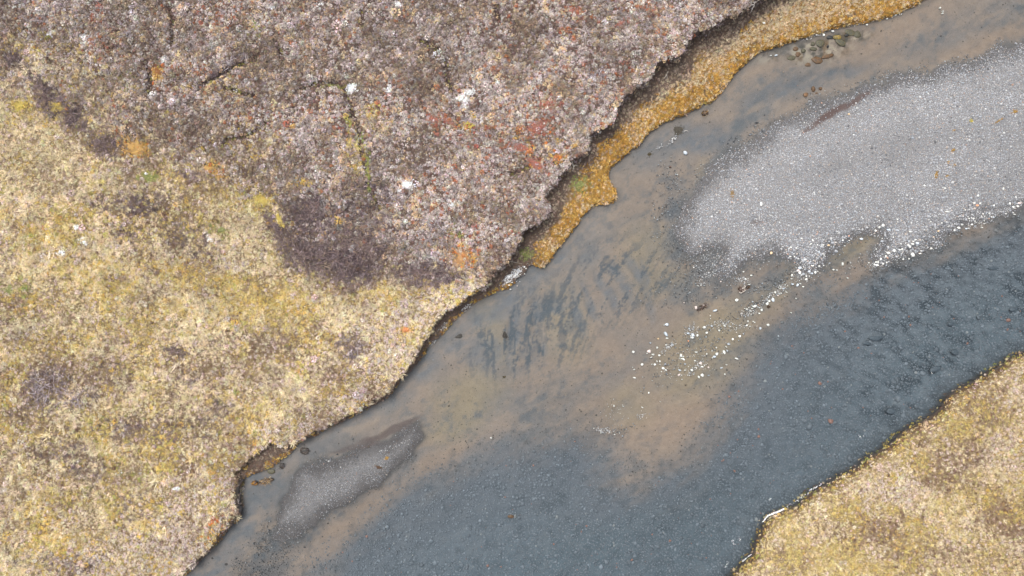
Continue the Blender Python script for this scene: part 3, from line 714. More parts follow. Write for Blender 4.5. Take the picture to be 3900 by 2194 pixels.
def plateau_cover():
    r = np.random.default_rng(21)
    x, y = jitter_grid(0.052, 21.5, 13.0, 3)
    k = (sample(dLL, x, y) > -0.03) & (sample(dWR, x, y) < -0.2)
    x, y = x[k], y[k]
    px = x * 100 / sample(kk, x, y) + 1950; py = 1097 - y * 100 / sample(kk, x, y)
    z = sample(Z, x, y)
    dl = sample(dLL, x, y)
    yl = sample(yel, x, y)
    W = np.zeros((len(x), len(PAL)))
    na = fbm(x, y, 0.7, 101, 3); nb = fbm(x, y, 0.55, 105, 3); nc = fbm(x, y, 1.6, 109, 3); nd = fbm(x, y, 0.35, 113, 2)
    h = 1 - yl
    W[:, 0] = h * .30 * (1 + 1.2 * na); W[:, 1] = h * .20 * (1 + 1.2 * nb); W[:, 2] = h * .26 * (1 - na * 2.2 - 1.2 * nc); W[:, 3] = h * .12 * (1 - nd * 2.6)
    W[:, 4] = h * .11 * (1 + 2.6 * nd) * (1 + nc); W[:, 5] = h * .03 * (1 + 3 * nc); W[:, 6] = h * .02 * (1 + 3.2 * na)
    W[:, 7] = yl * .28 * (1 + nc); W[:, 8] = yl * .12 * (1 + 3 * na); W[:, 9] = yl * .07 * (1 + 3 * na); W[:, 10] = yl * .26 * (1 - 1.8 * na + nb)
    W[:, 11] = yl * .13 * (1 - 3.0 * nc - 2 * nb); W[:, 12] = yl * .13 * (1 - 3.0 * nd - 2.4 * nb - 1.5 * nc); W[:, 13] = yl * .16 * (1 - 2.0 * nb); W[:, 14] = yl * .04 * (1 + 2 * nb)
    W = np.maximum(W, 0)
    g1 = np.abs(fbm(x, y, .42, 131, 3, .6)); g2 = np.abs(fbm(x, y, .9, 135, 3, .6)); gm = np.clip(.6 + .9 * fbm(x, y, 3, 139, 2), .15, 1)
    gap = np.maximum(1 - sstep(.0, .13, g1), 1 - sstep(0, .07, g2)) * gm * (1 - .45 * yl)
    bare = r.uniform(0, 1, len(x)) < gap * .55
    W *= (1 - .6 * gap)[:, None]; W[:, 3] += .6 * gap * h; W[:, 12] += .6 * gap * yl
    def push(m, pairs, amt):
        nonlocal W
        tot = W.sum(1)
        W *= (1 - m * amt)[:, None]
        for i, w in pairs: W[:, i] += m * amt * w * tot
    big = fbm(x, y, 2.4, 151, 3, .6); big2 = fbm(x, y, 1.5, 155, 3, .6)
    push(yl * sstep(.12, .5, big + .5 * nb), [(11, .35), (12, .3), (13, .2), (3, .15)], .62)
    push(yl * sstep(.12, .5, big2), [(8, .5), (9, .4), (14, .1)], .6)
    push(blobs(px, py, PALE, .6, 26, 1.2, 201), [(10, .5), (7, .4), (13, .1)], .85)
    push(blobs(px, py, YELS, .6, 26, 1.2, 205), [(8, .45), (9, .45), (7, .1)], .9)
    push(blobs(px, py, PINK, .6, 26, 1.2, 209), [(0, .4), (13, .3), (10, .3)], .75)
    push(.7 * blobs(px, py, REDS, .6, 22, .8, 213), [(5, .4), (25, .25), (2, .35)], .6)
    push(blobs(px, py, ORANGE, .5, 12, .6, 217), [(26, .2), (9, .4), (20, .4)], .7)
    push(blobs(px, py, GREENS, .5, 10, .6, 221), [(24, .5), (14, .5)], .8)
    push(blobs(px, py, DARK, .45, 20, .8, 225), [(15, .5), (16, .3), (17, .2)], .9)
    push(1 - sstep(3, 16, sample(drain, x, y)), [(3, .6), (17, .2), (14, .2)], .75)
    lich = blobs(px, py, LICH, .35, 8, .3, 229)
    push(lich, [(27, .8), (6, .2)], .9)
    c = choose(W, r)
    tint = PCOL[c] * (r.uniform(0.82, 1.15, len(c)) * (.97 + .16 * nc + .12 * na + .16 * nd))[:, None] * (1 + r.normal(0, .04, (len(c), 3)))
    which = r.integers(PLO[c], PHI[c])
    scl = np.exp(r.normal(-.62, .38, len(c))) * (1 - .12 * yl) * (1 + .35 * fbm(x, y, 1.1, 141, 3)) * np.where(np.isin(c, [3, 12, 17]), 0.8, 1)
    z = z - 0.02 + 0.02 * r.uniform(0, 1, len(c))
    ok = ~bare | (lich > .3)
    x, y, z, tint, scl, which, yl = x[ok], y[ok], z[ok], tint[ok], scl[ok], which[ok], yl[ok]
    sel = yl > 0.5
    scatter('heath_cover', 'mauve and brown dwarf heath covering the upper left bank', x[~sel], y[~sel], z[~sel], np.clip(tint[~sel], .005, .85), scl[~sel], which[~sel], PLANTS, .25, seed=1)
    scatter('grass_cover', 'yellow straw and moss cover of the lower left bank', x[sel], y[sel], z[sel], np.clip(tint[sel], .005, .85), scl[sel], which[sel], PLANTS, .25, .75, seed=2)
plateau_cover()

def right_cover():
    r = np.random.default_rng(22)
    x, y = jitter_grid(0.055, 21.5, 13.0, 5)
    d = sample(dWR, x, y)
    k = (d > -0.02)
    x, y, d = x[k], y[k], d[k]
    px = x * 100 / kr + 1950; py = 1097 - y * 100 / kr
    W = np.zeros((len(x), len(PAL)))
    na = fbm(x, y, 1.0, 301, 3); nb = fbm(x, y, 2.0, 305, 3); nd = fbm(x, y, .35, 309, 2)
    W[:, 7] = .28; W[:, 8] = .22 * (1 + 2.4 * na); W[:, 10] = .25 * (1 - 1.6 * na); W[:, 12] = .07 * (1 - 3 * nb); W[:, 11] = .10 * (1 - 3 * nb); W[:, 13] = .16 * (1 - 1.5 * na); W[:, 3] = .03 * (1 - 3 * nd); W[:, 14] = .03
    W = np.maximum(W, 0)
    def push(m, pairs, amt):
        nonlocal W
        tot = W.sum(1); W *= (1 - m * amt)[:, None]
        for i, w in pairs: W[:, i] += m * amt * w * tot
    push(blobs(px, py, [(2240, 1220, 70, 46, 10, .9), (2520, 960, 90, 60, 30, .6), (2540, 1130, 60, 60, 0, .5)], .6, 22, 1, 311), [(13, .5), (10, .3), (0, .2)], .85)
    push(blobs(px, py, [(2330, 1180, 40, 22, 0, .7), (2400, 1090, 60, 24, 40, .6), (2260, 1110, 60, 20, 30, .4), (2130, 1275, 40, 18, 30, .7), (2060, 1400, 110, 30, 20, .7), (2200, 1430, 110, 26, 0, .8), (2500, 1250, 60, 16, 20, .5), (2420, 960, 60, 20, 40, .4)], .6, 22, 1, 315), [(8, .7), (9, .15), (7, .15)], .85)
    push(blobs(px, py, [(2400, 1160, 70, 60, 0, .55), (2380, 1190, 60, 40, 0, .7), (2540, 1300, 70, 46, -20, .9), (2310, 1100, 60, 30, 40, .4), (2230, 1330, 90, 34, 20, .55), (2120, 1330, 60, 20, 0, .35), (2350, 1400, 110, 34, 0, .45)], .6, 26, 1, 319), [(12, .5), (11, .35), (3, .15)], .95)
    push(1 - sstep(0.02, 0.22, d + 0.1 * na), [(9, .3), (14, .2), (12, .3), (7, .2)], .8)
    big = fbm(x, y, 1.7, 321, 3, .6); big2 = fbm(x, y, 1.2, 325, 3, .6)
    push(sstep(.15, .5, big), [(12, .45), (11, .35), (9, .2)], .6)
    push(sstep(.12, .45, big2), [(8, .5), (9, .4), (14, .1)], .65)
    c = choose(W, r)
    tint = PCOL[c] * r.uniform(0.80, 1.2, len(c))[:, None] * (1 + r.normal(0, .04, (len(c), 3)))
    which = r.integers(PLO[c], PHI[c])
    z = sample(Z, x, y) - 0.02
    scatter('grass_cover', 'yellow moss and straw grass covering the low right bank', x, y, z, np.clip(tint, .005, .85), np.exp(r.normal(-.65, .25, len(c))), which, PLANTS, .25, seed=3)
right_cover()

def bank_cover():
    r = np.random.default_rng(23)
    x, y = jitter_grid(0.050, 21.5, 13.0, 7)
    k = (sample(dWL, x, y) > 0.0) & (sample(dLL, x, y) < 0.0)
    x, y = x[k], y[k]
    tt = sample(t, x, y); up = sample(upbank, x, y)
    px = x * 100 + 1950; py = 1097 - y * 100
    na = fbm(x, y, .8, 401, 3); nb = fbm(x, y, .45, 405, 3)
    pe = sstep(0.50, 0.70, tt + 0.30 * na + .10 * nb)
    px2 = px
    moss = (1 - pe) * up
    # pale straw band between the ochre moss and the bare peat, upper reach
    strawb = np.exp(-((tt - 0.50 - .1 * na) / (0.13 + .06 * sstep(2700, 3000, px2))) ** 2) * sstep(2350, 2800, px2) * up * (.8 + .6 * sstep(2700, 3000, px2))
    W = np.zeros((len(x), len(PAL)))
    W[:, 18] = moss * .40 * (1 + na); W[:, 19] = moss * .22 * (1 - na); W[:, 20] = moss * .25 * (1 + nb); W[:, 21] = moss * .20 * (1 + 2.5 * nb) + strawb * 1.0
    W[:, 10] = strawb * .5
    W[:, 22] = pe * .55 + (1 - up) * .6 + moss * .5 * sstep(.15, .5, -na + .3 * nb); W[:, 23] = pe * .20 * (1 + nb * 2) + .05
    W[:, 24] = blobs(px, py, [(1320, 638, 16, 14, 0, .9), (1458, 468, 20, 22, 0, .9)], .5, 6, .5, 409) * 1.6
    W[:, 9] = .03 * moss
    # low reach: thin ochre fringe at the water
    fr = (1 - up) * (1 - sstep(0.0, 0.5, tt)) * sstep(.1, .5, na + .3)
    W[:, 19] += fr * .5; W[:, 9] += fr * .5
    W = np.maximum(W, 0)
    c = choose(W, r)
    keep = (sample(beach, x, y) < .35) & ~((c == 22) & (r.uniform(0, 1, len(c)) < 0.5))
    x, y, c = x[keep], y[keep], c[keep]
    tint = PCOL[c] * r.uniform(0.7, 1.25, len(c))[:, None] * (1 + r.normal(0, .04, (len(c), 3)))
    which = r.integers(PLO[c], PHI[c])
    z = sample(Z, x, y) - 0.015
    scatter('bank_moss', 'ochre moss and dry grass on the slope below the bank edge', x, y, z, np.clip(tint, .004, .8), r.uniform(.35, .72, len(c)), which, PLANTS, .3, seed=4)
bank_cover()

# ------------------------------------------------------------------ pebbles
GREY = np.array([lin(c) for c in [(178, 180, 184), (160, 163, 168), (198, 198, 198), (140, 143, 150), (222, 222, 220), (118, 120, 124), (188, 176, 166), (170, 178, 186), (92, 92, 96), (196, 160, 140)]]) * 0.66
GW = np.array([.26, .26, .09, .16, .03, .06, .07, .05, .01, .01])
def gravel():
    r = np.random.default_rng(31)
    x, y = jitter_grid(0.039, 21.0, 12.6, 9)
    a = sample(dGA, x, y); b = sample(dGB, x, y)
    px = x * 100 + 1950; py = 1097 - y * 100
    ok = (sample(dWL, x, y) < 0) & (sample(dWR, x, y) < 0)
    south = sstep(-0.1, .1, a) * sstep(640, 900, py - (3900 - px) * 0.20)
    nz = fbm(x, y, .5, 501, 3)
    lf = 1 - sstep(2700, 3150, px)
    lf = np.maximum(lf, .45 * (1 - sstep(3350, 3700, px)))
    nf = fbm(x, y, .28, 503, 3)
    pa = sstep(-0.35 - .45 * lf, 0.15 + .45 * lf, a + .25 * nz + .3 * nf * lf); pb = sstep(-0.30, 0.55, b + .5 * nz + .35 * nf) * .9 * (0.35 + .65 * sstep(1000, 1200, px + .2 * (2194 - py)))
    p = np.maximum(pa, pb)
    # the tail of the big bar thins out into the silt
    tail = blobs(px, py, [(1840, 650, 70, 34, 25, .6), (1960, 700, 70, 16, 30, .5), (1740, 560, 60, 80, 0, .35), (1760, 650, 60, 60, 0, .35), (2230, 640, 60, 26, 20, .6), (1700, 480, 30, 70, 20, .3), (1940, 745, 70, 12, 30, .55), (1760, 865, 160, 40, 35, .16), (1540, 1085, 60, 14, 10, .25), (715, 1340, 130, 46, 48, .72), (650, 1430, 100, 50, 52, .62), (1700, 560, 50, 110, 10, .22), (1780, 690, 120, 50, 25, .25)], .6, 16, .6, 505)
    p = np.maximum(p, tail * (1 + nz))
    mudm = sample(mud, x, y)
    p = p * (1 - .93 * mudm)
    k = ok & (r.uniform(0, 1, len(x)) < p)
    x, y, px, py, a, b, south = x[k], y[k], px[k], py[k], a[k], b[k], south[k]
    n = len(x)
    c = r.choice(len(GREY), n, p=GW / GW.sum())
    edge = 1 - sstep(0.0, .9, np.maximum(a, b) + .3 * fbm(x, y, .6, 509))
    wetk = np.where(r.uniform(0, 1, n) < edge * .55, .42, 1.0)
    pale = (1 + .16 * south) * np.where(b > a, .74, 1)
    tint = GREY[c] * (wetk * pale * r.uniform(.86, 1.16, n) * .93 * (1 + .20 * fbm(x, y, 1.5, 511) + .12 * fbm(x, y, .4, 515) + .22 * fbm((x * .93 + y * .36) * .25, -x * .36 + y * .93, .9, 517, 3)))[:, None]
    scl = 0.0190 * np.exp(r.normal(0, .36, n)) * np.where(b > a, .8, 1) * (1 + .7 * south * (r.uniform(0, 1, n) < .25) + .15 * south)
    z = np.maximum(sample(Z, x, y), -.03) + scl * .12
    scatter('gravel', 'loose grey pebbles covering the two gravel bars', x, y, z, np.clip(tint, .01, .85), scl, r.integers(0, 8, n), PEBBLES, .3, seed=6)
gravel()

def bed_gravel():
    r = np.random.default_rng(33)
    x, y = jitter_grid(0.072, 21.0, 12.6, 11)
    px = x * 100 + 1950; py = 1097 - y * 100
    dm = sample(deepm, x, y); bl = sample(bluem, x, y)
    ok = (sample(dWL, x, y) < -.03) & (sample(dWR, x, y) < -.05) & (sample(dGA, x, y) < .1) & (sample(dGB, x, y) < .1)
    n_ = fbm(x, y, .9, 601, 3)
    p = .20 + .62 * dm * (1 + .6 * n_) + .30 * bl * (1 + n_) + .15 * sample(olive, x, y)
    p *= (1 - .6 * sample(tan, x, y))
    k = ok & (r.uniform(0, 1, len(x)) < p)
    x, y, px, py, dm, bl = x[k], y[k], px[k], py[k], dm[k], bl[k]; n = len(x)
    base = mixc(np.tile(lin((112, 100, 86)), (n, 1)), np.tile(lin((108, 116, 124)), (n, 1)), np.clip(np.maximum(dm, bl), 0, 1)) * .66
    tint = base * 1.08 * np.exp(r.normal(0, .14, n))[:, None] * np.where(np.maximum(dm, bl) < .4, r.choice([.42, .62, 1.5], n, p=[.5, .35, .15]), 1)[:, None]
    few = r.uniform(0, 1, n) < .010
    tint[few] = lin((150, 154, 156)) * .62
    red = r.uniform(0, 1, n) < .006
    tint[red] = lin((150, 112, 100)) * .7
    scl = .026 * np.exp(r.normal(0, .42, n)) * (0.50 + .70 * dm)
    z = sample(Z, x, y) + scl * .05
    scatter('river_bed_gravel', 'blue-grey pebbles lying on the river bed under water', x, y, z, np.clip(tint, .01, .8), scl, r.integers(0, 8, n), PEBBLES, .25, .7, seed=7)
bed_gravel()

# ------------------------------------------------------------------ single plants on the banks
def inside_ellipse(n, rx, ry, ang, r, seed, rag=0.35):
    a = r.uniform(0, 2 * np.pi, n); d = np.sqrt(r.uniform(0, 1, n))
    lim = 1 + rag * np.sin(a * 2 + seed) * .5 + rag * np.sin(a * 5 + seed * 1.7) * .5 + rag * .6 * np.sin(a * 9 + seed * 2.3)
    u, v = rx * d * np.cos(a) * lim, ry * d * np.sin(a) * lim
    ca, sa = math.cos(math.radians(ang)), math.sin(math.radians(ang))
    return u * ca - v * sa, u * sa + v * ca, d

PC = [0]
def plant(name, label, cat, spot, kind, cols, dens=220, height=0.12, group=None, unit='q', z_at=None, size=1.0):
    """one plant growing at a surveyed spot: real leaves / twigs from its own root point"""
    global rng
    PC[0] += 1; sd = PC[0]
    r = np.random.default_rng(900 + sd)
    rng = np.random.default_rng(1900 + sd)
    x, y, rx, ry, ang = spot[:5]
    if unit == 'q': x, y, rx, ry = [v * 1.514 for v in (x, y, rx, ry)]
    zf = z_at if z_at is not None else float(plateau_h(x))
    cx, cy = at(x, y, zf)
    rx, ry = rx / 100, ry / 100
    n = max(14, int(math.pi * rx * ry * dens))
    dx, dy, d = inside_ellipse(n, rx, ry, ang, r, sd)
    hold = fbm(cx + dx, cy + dy, .25, 700 + sd, 2)
    k = hold > -0.42 + 0.25 * d
    if k.sum() < 8: k[:] = True
    dx, dy, d, hold = dx[k], dy[k], d[k], hold[k]; n = len(dx)
    gzv = sample(Z, cx + dx, cy + dy)
    z0 = gz(cx, cy)
    hh = height * (1 - .6 * d ** 2) * (0.75 + .5 * hold)
    B = np.stack([dx, dy, gzv - z0 + hh * r.uniform(.5, 1, n)], -1)
    if kind == 'twig':
        B[:, 2] = gzv - z0 + hh * .35
        D = quat_dir(n, 0.85); D[:, :2] += (np.stack([dx, dy], -1) / max(rx, ry)) * .5
        V, F, sh = twigs(B, D, .17 * size, .0055, .6, (.45, 1.5)); per = 6
    elif kind == 'blade':
        B[:, 2] = gzv - z0 + hh * .2
        D = quat_dir(n, 0.8); D[:, :2] += (np.stack([dx, dy], -1) / max(rx, ry)) * .6
        V, F, sh = twigs(B, D, .15 * size, .0065, .4, (.65, 1.3)); per = 6
    else:
        V, F, sh = leaves(B, .021 * size, .6, (.65, 1.3), .85); per = 4
    pc = np.array([lin(c) for c in cols]) * KV
    ci = r.integers(0, len(cols), n)
    cc = np.repeat(pc[ci], per, 0) * sh
    o = bpy.data.objects.new(name, None); C.objects.link(o); o.location = (cx, cy, z0); o.empty_display_size = .2
    link('foliage', mesh_np('foliage', V, F, M_plant, np.clip(cc, .004, .88)), o)
    ca, sa = math.cos(math.radians(ang)), math.sin(math.radians(ang))
    if kind == 'twig':                                   # woody stems fanning out from the root
        parts = []
        for k_ in range(9):
            a = 2 * math.pi * k_ / 9 + r.uniform(-.2, .2); L_ = r.uniform(.45, .8)
            pts = []
            for f_ in (0, .35, .7, 1):
                u, v = rx * L_ * f_ * math.cos(a), ry * L_ * f_ * math.sin(a)
                X0, Y0 = u * ca - v * sa, u * sa + v * ca
                pts.append((X0 + r.normal(0, .02), Y0 + r.normal(0, .02), gz(cx + X0, cy + Y0) - z0 + height * (.05 + .5 * f_)))
            parts.append(tube(pts, .014, .005))
        Vs, Fs, _ = join(parts)
        link('stems', mesh_np('stems', Vs, Fs, M_stem, smooth=True), o)
    else:                                                # the dense cushion the leaves stand on
        Vs, Fs = [(0, 0, .45 * height)], []
        for i_, f_ in enumerate((.4, .75, 1.0)):
            for k_ in range(14):
                a = 2 * math.pi * k_ / 14; w_ = f_ * (.8 + .12 * math.sin(3 * a + sd))
                u, v = rx * w_ * math.cos(a), ry * w_ * math.sin(a)
                X0, Y0 = u * ca - v * sa, u * sa + v * ca
                Vs.append((X0, Y0, gz(cx + X0, cy + Y0) - z0 + .45 * height * (1 - f_ * f_) - .01 * (i_ == 2)))
        for k_ in range(14): Fs.append((0, 1 + k_, 1 + (k_ + 1) % 14, 0))
        Fs = [(a_, b_, c_, c_) for a_, b_, c_, _ in Fs]
        tri = [(a_, b_, c_) for a_, b_, c_, _ in Fs]
        for i_ in (0, 1):
            for k_ in range(14):
                a_ = 1 + i_ * 14 + k_; b_ = 1 + i_ * 14 + (k_ + 1) % 14
                tri += [(a_, a_ + 14, b_ + 14), (a_, b_ + 14, b_)]
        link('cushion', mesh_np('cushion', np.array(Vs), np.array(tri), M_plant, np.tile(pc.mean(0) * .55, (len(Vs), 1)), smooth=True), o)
    tag(o, label, cat, group)
    return o

def tube(pts, r0, r1, sides=5):
    pts = np.array(pts, float); n = len(pts); V = []; F = []
    for i, p in enumerate(pts):
        d = pts[min(i + 1, n - 1)] - pts[max(i - 1, 0)]; d /= np.linalg.norm(d)
        u = np.cross(d, [0, 0, 1.0]); u /= np.linalg.norm(u) + 1e-9; v = np.cross(d, u)
        r_ = r0 + (r1 - r0) * i / (n - 1)
        for k in range(sides):
            a = 2 * math.pi * k / sides
            V.append(p + r_ * (u * math.cos(a) + v * math.sin(a)))
    for i in range(n - 1):
        for k in range(sides):
            F.append((i * sides + k, i * sides + (k + 1) % sides, (i + 1) * sides + (k + 1) % sides, (i + 1) * sides + k))
    return np.array(V), np.array(F), np.ones((len(V), 3))
_n, _nt, _b = new_mat('shrub_bark'); _b.inputs['Base Color'].default_value = (*lin((110, 92, 88)), 1); _b.inputs['Roughness'].default_value = .9; M_stem = _n

DK = [(104, 90, 92), (130, 114, 116), (152, 136, 138), (90, 74, 74), (140, 118, 108)]
GR = [(150, 140, 146), (176, 166, 172), (124, 114, 120), (200, 190, 194)]
G_W = 'dark bare willow shrubs on the left bank'
for lab, sp, cl, h in [
    ('largest dark bare shrub, at the foot of the heath crescent', (850, 660, 98, 50, -8), DK, .28),
    ('dark bare shrub joined to the largest one on its upper left', (755, 635, 66, 40, -32), DK, .26),
    ('narrow dark shrub at the left tip of the crescent', (695, 575, 18, 48, 28), DK, .22),
    ('round blackish shrub standing above the dark crescent', (790, 530, 34, 38, -20), DK, .24),
    ('long low dark shrub between the crescent and the river bank', (1075, 688, 92, 26, -6), DK, .22),
    ('broad brown shrub in the hollow above the largest one', (862, 592, 72, 42, -10), [(124, 106, 102), (150, 132, 126), (104, 88, 86), (134, 118, 112)], .22),
    ('brownish shrub filling the gap right of the largest shrub', (925, 630, 40, 36, 10), [(120, 102, 100), (146, 128, 122), (98, 82, 80)], .2),
    ('dark shrub beside the round ochre tussock', (260, 365, 36, 26, -25), DK, .24),
    ('dark shrub below the yellow moss near the left edge', (175, 285, 34, 34, -40), DK, .22),
    ('upright narrow dark shrub above the shrub by the yellow moss', (108, 238, 20, 46, 22), DK, .2),
    ('small dark shrub at the left edge of the heath', (35, 145, 28, 17, 0), DK, .2),
    ('round grey shrub alone in the lower yellow grass', (120, 968, 56, 50, 20), GR, .24),
    ('thin grey shrub right of the round grey one', (200, 1005, 34, 28, 0), GR, .16),
    ('small pale grey shrub near the river in the grass', (885, 872, 30, 30, 0), GR, .2),
    ('tiny dark shrub in the middle of the yellow grass', (448, 888, 28, 13, 0), DK, .16),
    ('thin grey shrub along the curved drainage line', (598, 152, 40, 12, 38), GR, .16),
    ('pale grey twiggy shrub close below the long drainage line', (1000, 500, 34, 26, -30), GR, .16),
    ('pale grey shrub close to the peat bank in the red heath', (1500, 190, 34, 22, 30), GR, .16),
    ('silvery twiggy shrub above the long low dark shrub', (1105, 565, 44, 30, 0), [(196, 190, 196), (160, 152, 160), (120, 112, 118)], .16)]:
    plant('willow_shrub', lab, 'shrub', sp, 'twig', cl, 330 if cl is DK else 240, h, G_W, size=1.0)

RD = [(164, 104, 88), (142, 90, 78), (182, 124, 104), (164, 138, 130), (172, 90, 72)]
G_R = 'red dwarf birch patches in the heath'
for lab, sp in [
    ('large red dwarf shrub patch close to the peat bank', (1352, 318, 34, 22, 25)),
    ('dull red patch above the large red one', (1385, 268, 22, 26, 40)),
    ('bright red patch below the white lichen', (1092, 300, 20, 14, -20)),
    ('red streak right of the bright red patch', (1128, 305, 26, 9, -25)),
    ('small crimson tuft under the red streak', (1100, 338, 9, 7, 0)),
    ('rust red patch in the lower heath beside orange tussocks', (1345, 412, 34, 15, -35)),
    ('rust red patch below the large red one', (1310, 372, 30, 13, -20)),
    ('red patch at the top edge of the heath', (1445, 25, 20, 10, 0)),
    ('small red patch beside the upper peat edge', (1560, 60, 16, 9, 30)),
    ('small dark red tuft near the top left of the heath', (250, 15, 14, 8, 0)),
    ('tiny red tuft left of the pale mossy mound', (560, 40, 12, 7, 0)),
    ('red tuft near the grey twiggy shrub', (1190, 318, 12, 8, 0))]:
    plant('red_shrub', lab, 'shrub', sp, 'leaf', RD, 420, .10, G_R)

OR = [(204, 126, 78), (186, 116, 70), (214, 152, 100), (164, 106, 72)]
G_O = 'orange and ochre tussocks on the left bank'
OC = [(206, 164, 92), (220, 184, 116), (186, 142, 72), (196, 156, 110)]
for lab, sp, cl, kd in [
    ('bright orange tussock right of the red streak', (1176, 320, 9, 10, 0), OR, 'leaf'),
    ('orange tussock just left of the white lichen', (1155, 262, 6, 9, 0), OR, 'leaf'),
    ('largest orange tussock near the lower peat edge', (1402, 398, 18, 10, 0), OR, 'leaf'),
    ('orange tussock beside the rust red patch', (1332, 382, 15, 8, 20), OR, 'leaf'),
    ('round ochre tussock beside the dark shrub', (338, 372, 44, 24, -5), OC, 'blade'),
    ('ochre tussock at the boundary of heath and yellow grass', (522, 424, 15, 11, -20), OC, 'blade'),
    ('second ochre tussock on the boundary, lower of the pair', (548, 440, 16, 11, -30), OC, 'blade'),
    ('rusty brown tussock in the upper left drainage line', (396, 182, 14, 20, 0), [(160, 106, 60), (180, 124, 72), (140, 92, 54)], 'blade'),
    ('pale orange tussock alone in grass near the river', (1020, 830, 12, 9, 0), [(226, 150, 96), (214, 132, 84), (230, 176, 120)], 'leaf'),
    ('wide orange grass patch right of the long low shrub', (1160, 650, 30, 26, 0), [(206, 160, 110), (196, 138, 86), (214, 178, 134)], 'blade'),
    ('small orange tussock low on the long drainage line', (912, 398, 6, 8, 0), OR, 'leaf'),
    ('ochre tussock left of the long drainage line', (738, 318, 14, 9, 0), OC, 'leaf'),
    ('orange tussock hanging at the upper bank edge', (1445, 366, 10, 7, 0), OC, 'leaf')]:
    plant('tussock', lab, 'grass tussock', sp, kd, cl, 460 if kd == 'leaf' else 420, .11, G_O)

YL = [(214, 190, 96), (196, 168, 76), (222, 204, 122), (178, 160, 80)]
GN = [(126, 134, 76), (148, 150, 90), (104, 114, 66), (166, 162, 104)]
for lab, sp, cl in [
    ('yellow moss cushion at the left edge above the pale grass', (50, 266, 24, 22, 0), YL),
    ('yellow moss cushion between the two dark shrubs at left', (138, 268, 24, 18, 0), YL),
    ('bright yellow moss at the tip of the crescent shrub', (655, 500, 26, 18, -20), YL),
    ('yellow moss cushion inside the crescent shrub', (706, 556, 11, 26, 25), YL),
    ('green moss under the white lichen speck by the boundary', (374, 446, 22, 13, -20), GN),
    ('bright green moss cushion in the long drainage line', (900, 352, 6, 9, 0), GN),
    ('green moss strip along the lower drainage line', (925, 440, 5, 40, 4), GN),
    ('green moss arch at the top of the long drainage line', (830, 212, 34, 4, 2), GN),
    ('small green tuft beside dead grass in the yellow zone', (556, 578, 14, 10, 0), GN),
    ('green moss at the left edge of the yellow grass', (22, 728, 14, 18, 0), GN)]:
    plant('moss_cushion', lab, 'moss', sp, 'leaf', cl, 430, .07, 'moss cushions on the left bank')
for lab, (x, y, rx, ry, a) in [
    ('green moss on the peat slope near the mossy point', (1457, 468, 17, 20, 0)),
    ('green moss at the lower end of the ochre slope', (1318, 638, 13, 12, 0)),
    ('yellow green grass at the foot of the small scarp', (700, 1124, 20, 4, 38))]:
    plant('moss_cushion', lab, 'moss', (x, y, rx, ry, a), 'leaf', GN, 420, .05, 'green moss on the bank slope', z_at=.4)

LI = [(250, 250, 246), (236, 238, 238), (252, 252, 250), (214, 216, 218)]
for lab, sp in [
    ('round snow white lichen patch, left of the two large ones', (885, 222, 15, 12, 0)),
    ('upper right lobe of the large white lichen patch', (1180, 232, 12, 9, 20)),
    ('left lobe of the large white lichen patch', (1162, 243, 9, 7, 0)),
    ('middle lobe of the large white lichen patch', (1172, 252, 12, 7, 10)),
    ('lowest lobe of the large white lichen patch', (1168, 268, 8, 5, 20)),
    ('small white lichen right of the round patch', (978, 222, 7, 5, 0)),
    ('pale lichen patch in the lower middle heath', (1026, 463, 15, 9, 0)),
    ('small lichen patch left of the lower middle one', (1005, 480, 8, 5, 0)),
    ('white lichen near the top left corner', (215, 95, 10, 8, 0)),
    ('white lichen spot by the first drainage line', (408, 150, 6, 6, 0)),
    ('white lichen spot in the left yellow grass', (194, 572, 7, 4, 0)),
    ('white lichen cluster below the spot in yellow grass', (152, 634, 9, 6, 0)),
    ('pale lichen near the small green tuft', (527, 601, 12, 4, -15)),
    ('white lichen spot in the lower left grass', (445, 1228, 7, 5, 0)),
    ('white lichen at the top edge of the heath', (683, 18, 10, 7, 0)),
    ('lichen spot at the upper edge beside brown heath', (1003, 10, 8, 6, 0)),
    ('pale lichen in the heath above the crescent shrub', (885, 628, 8, 6, 0)),
    ('small white lichen near the upper right heath', (1094, 132, 6, 5, 0)),
    ('lichen spot left of the dark drainage mark', (1222, 205, 7, 6, 0)),
    ('white lichen amid grey shrub twigs', (1142, 515, 12, 8, 0)),
    ('tiny white lichen on the boundary green moss', (366, 436, 6, 3, 0))]:
    plant('lichen_patch', lab, 'lichen', sp, 'leaf', LI, 900, .085, 'white lichen patches on the left bank', size=.95)

